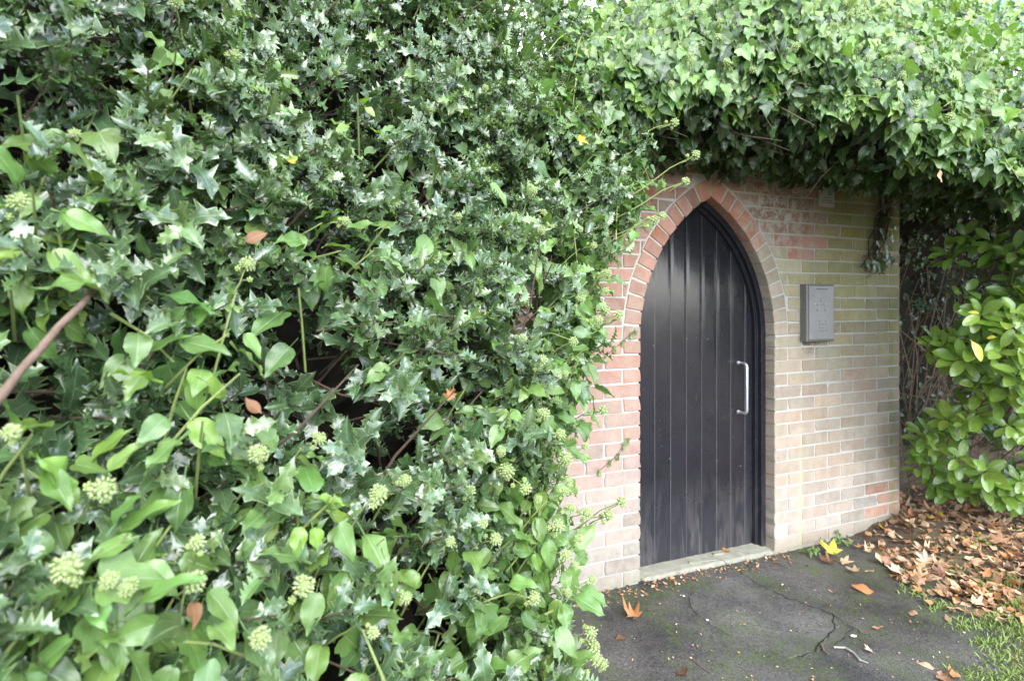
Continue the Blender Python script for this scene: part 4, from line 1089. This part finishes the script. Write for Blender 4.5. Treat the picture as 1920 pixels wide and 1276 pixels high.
# dark thicket in the gap behind the wall end
th = thing('bare_twig_thicket', 'tangle of bare brown twigs in the dark gap between wall end and laurel', 'shrub', (2.85, 4.1, .05))
mb = MB()
for k in range(85):
    Y = rng.uniform(3.75, 4.7); x = rng.uniform(1692, 1850); b_ = px(x, 700, Y); b_[2] = rng.uniform(.0, .9); l_ = rng.uniform(.3, 1.5)
    d = unit(np.array([rng.normal(0, .33), rng.normal(-.1, .25), 1])) if rng.random() < .7 else unit(np.array([rng.normal(0, 1), rng.normal(-.1, .3), rng.normal(.3, .5)]))
    r = rng.uniform(.0015, .006); mb.tube([b_, b_ + d * l_ * .5 + rnd_dir() * .05, b_ + d * l_ + rnd_dir() * .04], [r, r * .85, r * .5], 5, cap=False)
mb.build('twigs', M['bark'], th)
lv = Leaves()
for (x, y, Y, n_, R0) in ((1735, 565, 3.7, 46, .09), (1745, 580, 3.7, 24, .06), (1800, 520, 3.3, 46, .10), (1835, 530, 3.2, 50, .09), (1855, 545, 3.1, 40, .08), (1775, 530, 3.4, 30, .07), (1705, 480, 4.0, 26, .10), (1725, 455, 4.1, 22, .09), (1700, 760, 3.95, 8, .06), (1740, 500, 4.0, 20, .08)):
    c0 = px(x, y, Y); ss = MB(); ss.tube([c0 + np.array([.05, .3, -.35]), c0 + np.array([0, .1, -.1]), c0], [.003, .0025, .0015], 5); ss.build('sprig_stem', M['bark'], th)
    for k in range(n_):
        d = rnd_dir(); lv.add(TSM[rng.integers(3)], c0 + d * R0 * rng.random() ** .5, unit(d + rng.normal(0, .4, 3)), unit(np.array([0, -.6, .7]) + rng.normal(0, .4, 3)), rng.uniform(.018, .032), jit((.10, .17, .10)))
lv.build('small_leaves', M['shrub'], th)
# evergreen mass closing the view behind, leaf colour darkened to stand for shade
eg = thing('evergreen_shrub', 'deeply shaded evergreen shrub behind the bare twigs beyond the wall end', 'shrub', (3.3, 5.0, 0))
lv = Leaves()
for k in range(1300):
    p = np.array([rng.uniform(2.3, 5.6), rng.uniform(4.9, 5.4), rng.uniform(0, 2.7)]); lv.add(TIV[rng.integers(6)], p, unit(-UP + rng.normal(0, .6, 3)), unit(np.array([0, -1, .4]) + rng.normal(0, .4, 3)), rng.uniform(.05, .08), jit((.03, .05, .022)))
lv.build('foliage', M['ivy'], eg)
mb = MB(); vs = [(2.0 + 4.2 * i / 20, 5.45 + rng.normal(0, .04), 2.9 * j / 12) for j in range(13) for i in range(21)]  # near-black sheet added behind the leaves as painted shade
mb.add(vs, [(j * 21 + i, j * 21 + i + 1, (j + 1) * 21 + i + 1, (j + 1) * 21 + i) for j in range(12) for i in range(20)]); mb.build('shade_backing', M['core'], eg)

# ------------------------------------------------------------------ dead leaves caught in the hedge
def hang(name, label, x, y, T, mat, size, roll, dY=-.05, group=None):
    t, z, Y = pick_tz(x, y); o = bpy.data.objects.new(name, tmpl_mesh(name, T, mat, size)); col.objects.link(o)
    o.location = Vector(px(x, y, Y + dY)); o.rotation_euler = (R_(75), R_(roll), R_(20)); return tag(o, label, 'leaf', group)
hang('dead_leaf', 'curled brown dead leaf caught in the holly in the upper middle of the hedge', 460, 452, TOV[2], M['dead_brown'], .042, 60)
hang('dead_leaf', 'small orange dead leaf caught between holly and ivy near the middle of the hedge', 845, 742, TFN[3], M['dead_orange'], .024, -30)
hang('dead_leaf', 'narrow brown dead leaf on a thin twig in the hedge, left of centre', 488, 772, TOV[3], M['dead_brown'], .032, -50)
hang('dead_leaf', 'folded brown dead leaf under the ivy flower balls at the bottom left', 360, 1128, TOV[3], M['dead_brown'], .036, 170)
hang('yellow_leaf', 'small bright yellow leaf caught in the holly in the upper left', 547, 303, TFN[3], M['dead_yellow'], .016, 20)
hang('yellow_leaf', 'pale yellow hanging leaf high in the hedge left of the door arch', 1090, 258, TFN[3], M['dead_yellow'], .036, 190, -.06)
o = hang('yellow_leaf', 'single pale yellowish dead leaf hanging at the lower edge of the ivy overhang', 1762, 315, TOV[0], M['dead_tan'], .05, 170); o.location = Vector(px(1762, 318, 2.3))

# ------------------------------------------------------------------ fallen leaves
def gpt(x, y, lift=0):
    Y = F * (CAMH - lift) / (y - HY); X = (x - 960) / F * Y; return np.array([X, Y, lift])
def ground_h(X, Y): return max(float(bank(X, Y)), gz(X, Y)) if X > 1.7 else gz(X, Y)
lm = {}
for nm, mats in (('orange', M['dead_orange']), ('brown', M['dead_brown']), ('tan', M['dead_tan']), ('yellow', M['dead_yellow'])):
    lm[nm] = [tmpl_mesh('fallen_leaf', T, mats) for T in TFN + TOV]
def drop(p, me, size, label, group=None, tilt=.3, lift=.006, rz=None):
    o = bpy.data.objects.new('fallen_leaf', me); col.objects.link(o)
    o.location = (p[0], p[1], ground_h(p[0], p[1]) + lift); o.scale = (size,) * 3
    o.rotation_euler = (rng.normal(0, tilt), rng.normal(0, tilt), rng.random() * 6.28 if rz is None else rz); return tag(o, label, 'leaf', group)
drop(gpt(1188, 1160), lm['orange'][3], .075, 'curled orange maple leaf alone on the asphalt near the hedge', tilt=.1, lift=.012, rz=.2)
drop(gpt(1560, 1042), lm['yellow'][0], .105, 'bright yellow maple leaf lying by the foot of the brick wall', tilt=.05, lift=.03, rz=.3).rotation_euler.x = .28
drop(gpt(1640, 1112), lm['orange'][6], .10, 'long orange leaf lying alone on the asphalt right of the yellow maple leaf', tilt=.08, lift=.012, rz=1.1)
drop(gpt(1555, 1056), lm['brown'][1], .075, 'reddish brown curled leaf just in front of the yellow maple leaf', tilt=.2, lift=.012)
drop(gpt(1582, 1057), lm['tan'][0], .06, 'pale tan leaf, left of two, in front of the yellow maple leaf', tilt=.3, lift=.014)
drop(gpt(1602, 1074), lm['tan'][2], .06, 'pale tan leaf, right of two, in front of the yellow maple leaf', tilt=.3, lift=.014)
drop(gpt(1368, 1043), lm['orange'][5], .055, 'small orange leaf on the stone threshold below the door', tilt=.1, lift=.03)
drop(gpt(1172, 1195), lm['brown'][7], .05, 'small dark brown leaf on the asphalt below the curled orange maple leaf', tilt=.05)
drop(gpt(1635, 1178), lm['orange'][5], .045, 'little orange brown leaf flat on the asphalt beside the pale repaired patch', tilt=.05)
drop(gpt(1755, 1255), lm['tan'][6], .07, 'narrow tan leaf on the asphalt at the bottom right', tilt=.05, rz=.8)
drop(gpt(1555, 1107), lm['tan'][7], .045, 'small cream leaf scrap on the asphalt above the repaired patch', tilt=.1)
drop(gpt(1270, 1268), lm['brown'][5], .06, 'brown leaf at the bottom edge on the mossy asphalt', tilt=.1)
labs = {'orange': 'orange dry leaf lying in the leaf drift between wall and laurel', 'brown': 'brown dry leaf lying in the leaf drift between wall and laurel',
        'tan': 'pale tan dry leaf lying in the leaf drift between wall and laurel', 'yellow': 'yellow dry leaf lying in the leaf drift between wall and laurel'}
ndrop = 0
def drift_density(x, y):
    """leaf drift right of the wall: thick under the laurel, thinning to the asphalt and grass"""
    yb = np.interp(x, [1600, 1650, 1700, 1780, 1850, 1920], [1008, 1040, 1072, 1112, 1135, 1150]); ya = np.interp(x, [1600, 1690, 1760, 1920], [985, 930, 925, 950])
    if y < ya - 4: return 0
    return np.clip((yb - y) / 40 + .5, .0, 1) if y < yb + 25 else .010
while ndrop < 270:
    x = rng.uniform(1600, 2000); y = rng.uniform(925, 1270)
    if rng.random() > drift_density(x, y): continue
    p = gpt(x, y, .05 if x > 1650 else 0)
    if np.dot(p - WP(0, .03, 0), WN) < 0 and p[0] < 2.62: continue
    kind = rng.choice(['orange', 'brown', 'tan', 'yellow'], p=[.30, .18, .47, .05]); me = lm[kind][rng.integers(3) if rng.random() < .18 else rng.integers(5, 9)]
    drop(p, me, rng.uniform(.045, .075) if me not in lm[kind][:5] else rng.uniform(.028, .048), labs[kind], kind + ' leaves of the leaf drift', .3, rng.uniform(.005, .028)); ndrop += 1
lv = Leaves(); PAL = [(.42, .22, .11), (.33, .20, .12), (.54, .41, .28), (.27, .17, .10), (.48, .30, .18)]
k = 0
while k < 1700:
    x = rng.uniform(1590, 2300); y = rng.uniform(915, 1270)
    if rng.random() > drift_density(min(x, 1990), y): continue
    p = gpt(x, y, .05 if x > 1650 else 0)
    if np.dot(p - WP(0, .03, 0), WN) < 0 and p[0] < 2.62: continue
    p[2] = ground_h(p[0], p[1]) + rng.uniform(.002, .022); T = (TFN + TOV * 4)[rng.integers(21)]
    lv.add(T, p, unit(np.array([rng.normal(), rng.normal(), rng.normal(0, .2)])), unit(UP + rng.normal(0, .3, 3)), rng.uniform(.03, .075), jit(PAL[rng.integers(5)], .2)); k += 1
for k in range(240):        # crumbs along the foot of the wall and on the step edge
    u = rng.uniform(-.5, 1.0); p = WP(u, abs(rng.normal(.03, .05)), 0); p[2] = gz(p[0], p[1]) + .005
    lv.add(TOV[rng.integers(4)], p, unit(np.array([rng.normal(), rng.normal(), rng.normal(0, .2)])), unit(UP + rng.normal(0, .4, 3)), rng.uniform(.008, .028), jit(PAL[rng.integers(5)], .2))
for k in range(200):        # specks scattered over the asphalt
    p = gpt(rng.uniform(1080, 1850), rng.uniform(1080, 1300)); p[2] = gz(p[0], p[1]) + .008
    lv.add(TOV[rng.integers(4)], p, unit(np.array([rng.normal(), rng.normal(), rng.normal(0, .1)])), unit(UP + rng.normal(0, .3, 3)), rng.uniform(.004, .014), jit(PAL[rng.integers(5)] if rng.random() < .8 else (.36, .33, .27), .2))
tag(lv.build('leaf_litter', M['litter']), 'brown leaf litter and crumbs covering the soil and the foot of the wall', 'leaf litter', kind='stuff')

# twigs and bits on the asphalt
def twig(label, pts, r, mat):
    mb = MB(); q = []
    for (x, y) in pts: p = gpt(x, y); p[2] = gz(p[0], p[1]) + r + .004; q.append(p)
    mb.tube(q, [r] * (len(q) - 1) + [r * .5], 6); return tag(mb.build('twig', mat), label, 'twig')
twig('thin tan twig leaning off the right end of the threshold slab', [(1425, 1030), (1438, 1045), (1458, 1055), (1478, 1065)], .003, M['bark_tan'])
twig('pale bent twig lying on the asphalt right of the repaired patch', [(1563, 1216), (1585, 1217), (1600, 1226), (1612, 1240), (1628, 1246)], .0045, M['stone'])
twig('short dark forked twig beside the broken edge of the repaired patch', [(1540, 1212), (1545, 1222), (1553, 1230)], .005, M['bark'])
twig('thin orange brown pine needle twig on the mossy asphalt near the bottom', [(1296, 1236), (1312, 1250), (1335, 1266)], .002, M['bark_tan'])
mb = MB(); p = gpt(1600, 1195); p[2] = .010; mb.sphere(p, .016, (1, 1, 1), 8, 5, sq=(1, .6, .25)); tag(mb.build('feather', M['plaque'], smooth=True), 'small white feather lying on the asphalt by the crack', 'feather')
for (x, y, l_) in ((1273, 1097, 'white stone chip on the asphalt just below the threshold'), (1282, 1120, 'larger white stone chip on the asphalt below the threshold'), (1326, 1165, 'small white stone chip in the middle of the mossy asphalt')):
    mb = MB(); p = gpt(x, y); p[2] = gz(p[0], p[1]) + .006; mb.sphere(p, .0075, (1, 1, 1), 6, 4, sq=(1, .8, .5)); tag(mb.build('stone_chip', M['plaque']), l_, 'stone')

# weeds and grass
wd = thing('weed', 'little green weed tuft at the foot of the brick wall beside the yellow leaf', 'plant', gpt(1535, 1035))
lv = Leaves()
for (x, y, n_) in ((1528, 1040, 28), (1545, 1022, 16), (1570, 1015, 18), (1585, 1022, 12), (1508, 1036, 8)):
    c0 = gpt(x, y)
    for k in range(n_):
        p = c0 + np.array([rng.normal(0, .018), rng.normal(0, .014), .008 + abs(rng.normal(0, .015))]); lv.add(TSM[rng.integers(3)], p, unit(rnd_dir() + UP * .4), unit(UP + np.array([0, -.3, 0]) + rng.normal(0, .4, 3)), rng.uniform(.016, .030), jit((.14, .22, .07)))
lv.build('leaves', M['shrub'], wd)
gm = plain('grass_blade', (.17, .24, .06), .6, .3, 0, .5, 40, 0)
mb = MB()
def blades(x, y, n_, hgt, spread):
    for k in range(n_):
        p = gpt(x + rng.normal(0, spread), y + rng.normal(0, spread * .35), .05); p[2] = ground_h(p[0], p[1]) - .004
        d = unit(np.array([rng.normal(0, .6), rng.normal(0, .6), .8])); sd_ = unit(np.cross(d, rnd_dir())) * .0024; h_ = hgt * rng.uniform(.4, 1.1); m_ = p + d * h_ * .6; e_ = p + d * h_ - UP * h_ * .15
        mb.add([p - sd_, p + sd_, m_ + sd_ * .8, m_ - sd_ * .8, e_], [(0, 1, 2, 3), (3, 2, 4)])
for (x, y, n_, h_, s_) in ((1880, 1095, 190, .055, 20), (1905, 1130, 150, .05, 15), (1850, 1080, 90, .05, 14), (1760, 1115, 70, .04, 12), (1815, 1150, 90, .04, 15), (1850, 1185, 60, .04, 10), (1840, 1030, 60, .06, 10), (1900, 1210, 130, .04, 22),
                           (1890, 1262, 160, .04, 25), (1730, 1095, 40, .04, 10), (1790, 1060, 50, .05, 9), (1700, 1085, 30, .035, 12), (1840, 1240, 90, .03, 22), (1900, 1170, 120, .04, 25), (1910, 1240, 130, .04, 20), (1870, 1140, 90, .05, 20), (1950, 1150, 400, .06, 45)):
    blades(x, y, int(n_ * 1.6), h_, s_ * 1.25)
tag(mb.build('grass', gm), 'short green grass tufts on the verge at the lower right', 'grass', kind='stuff')
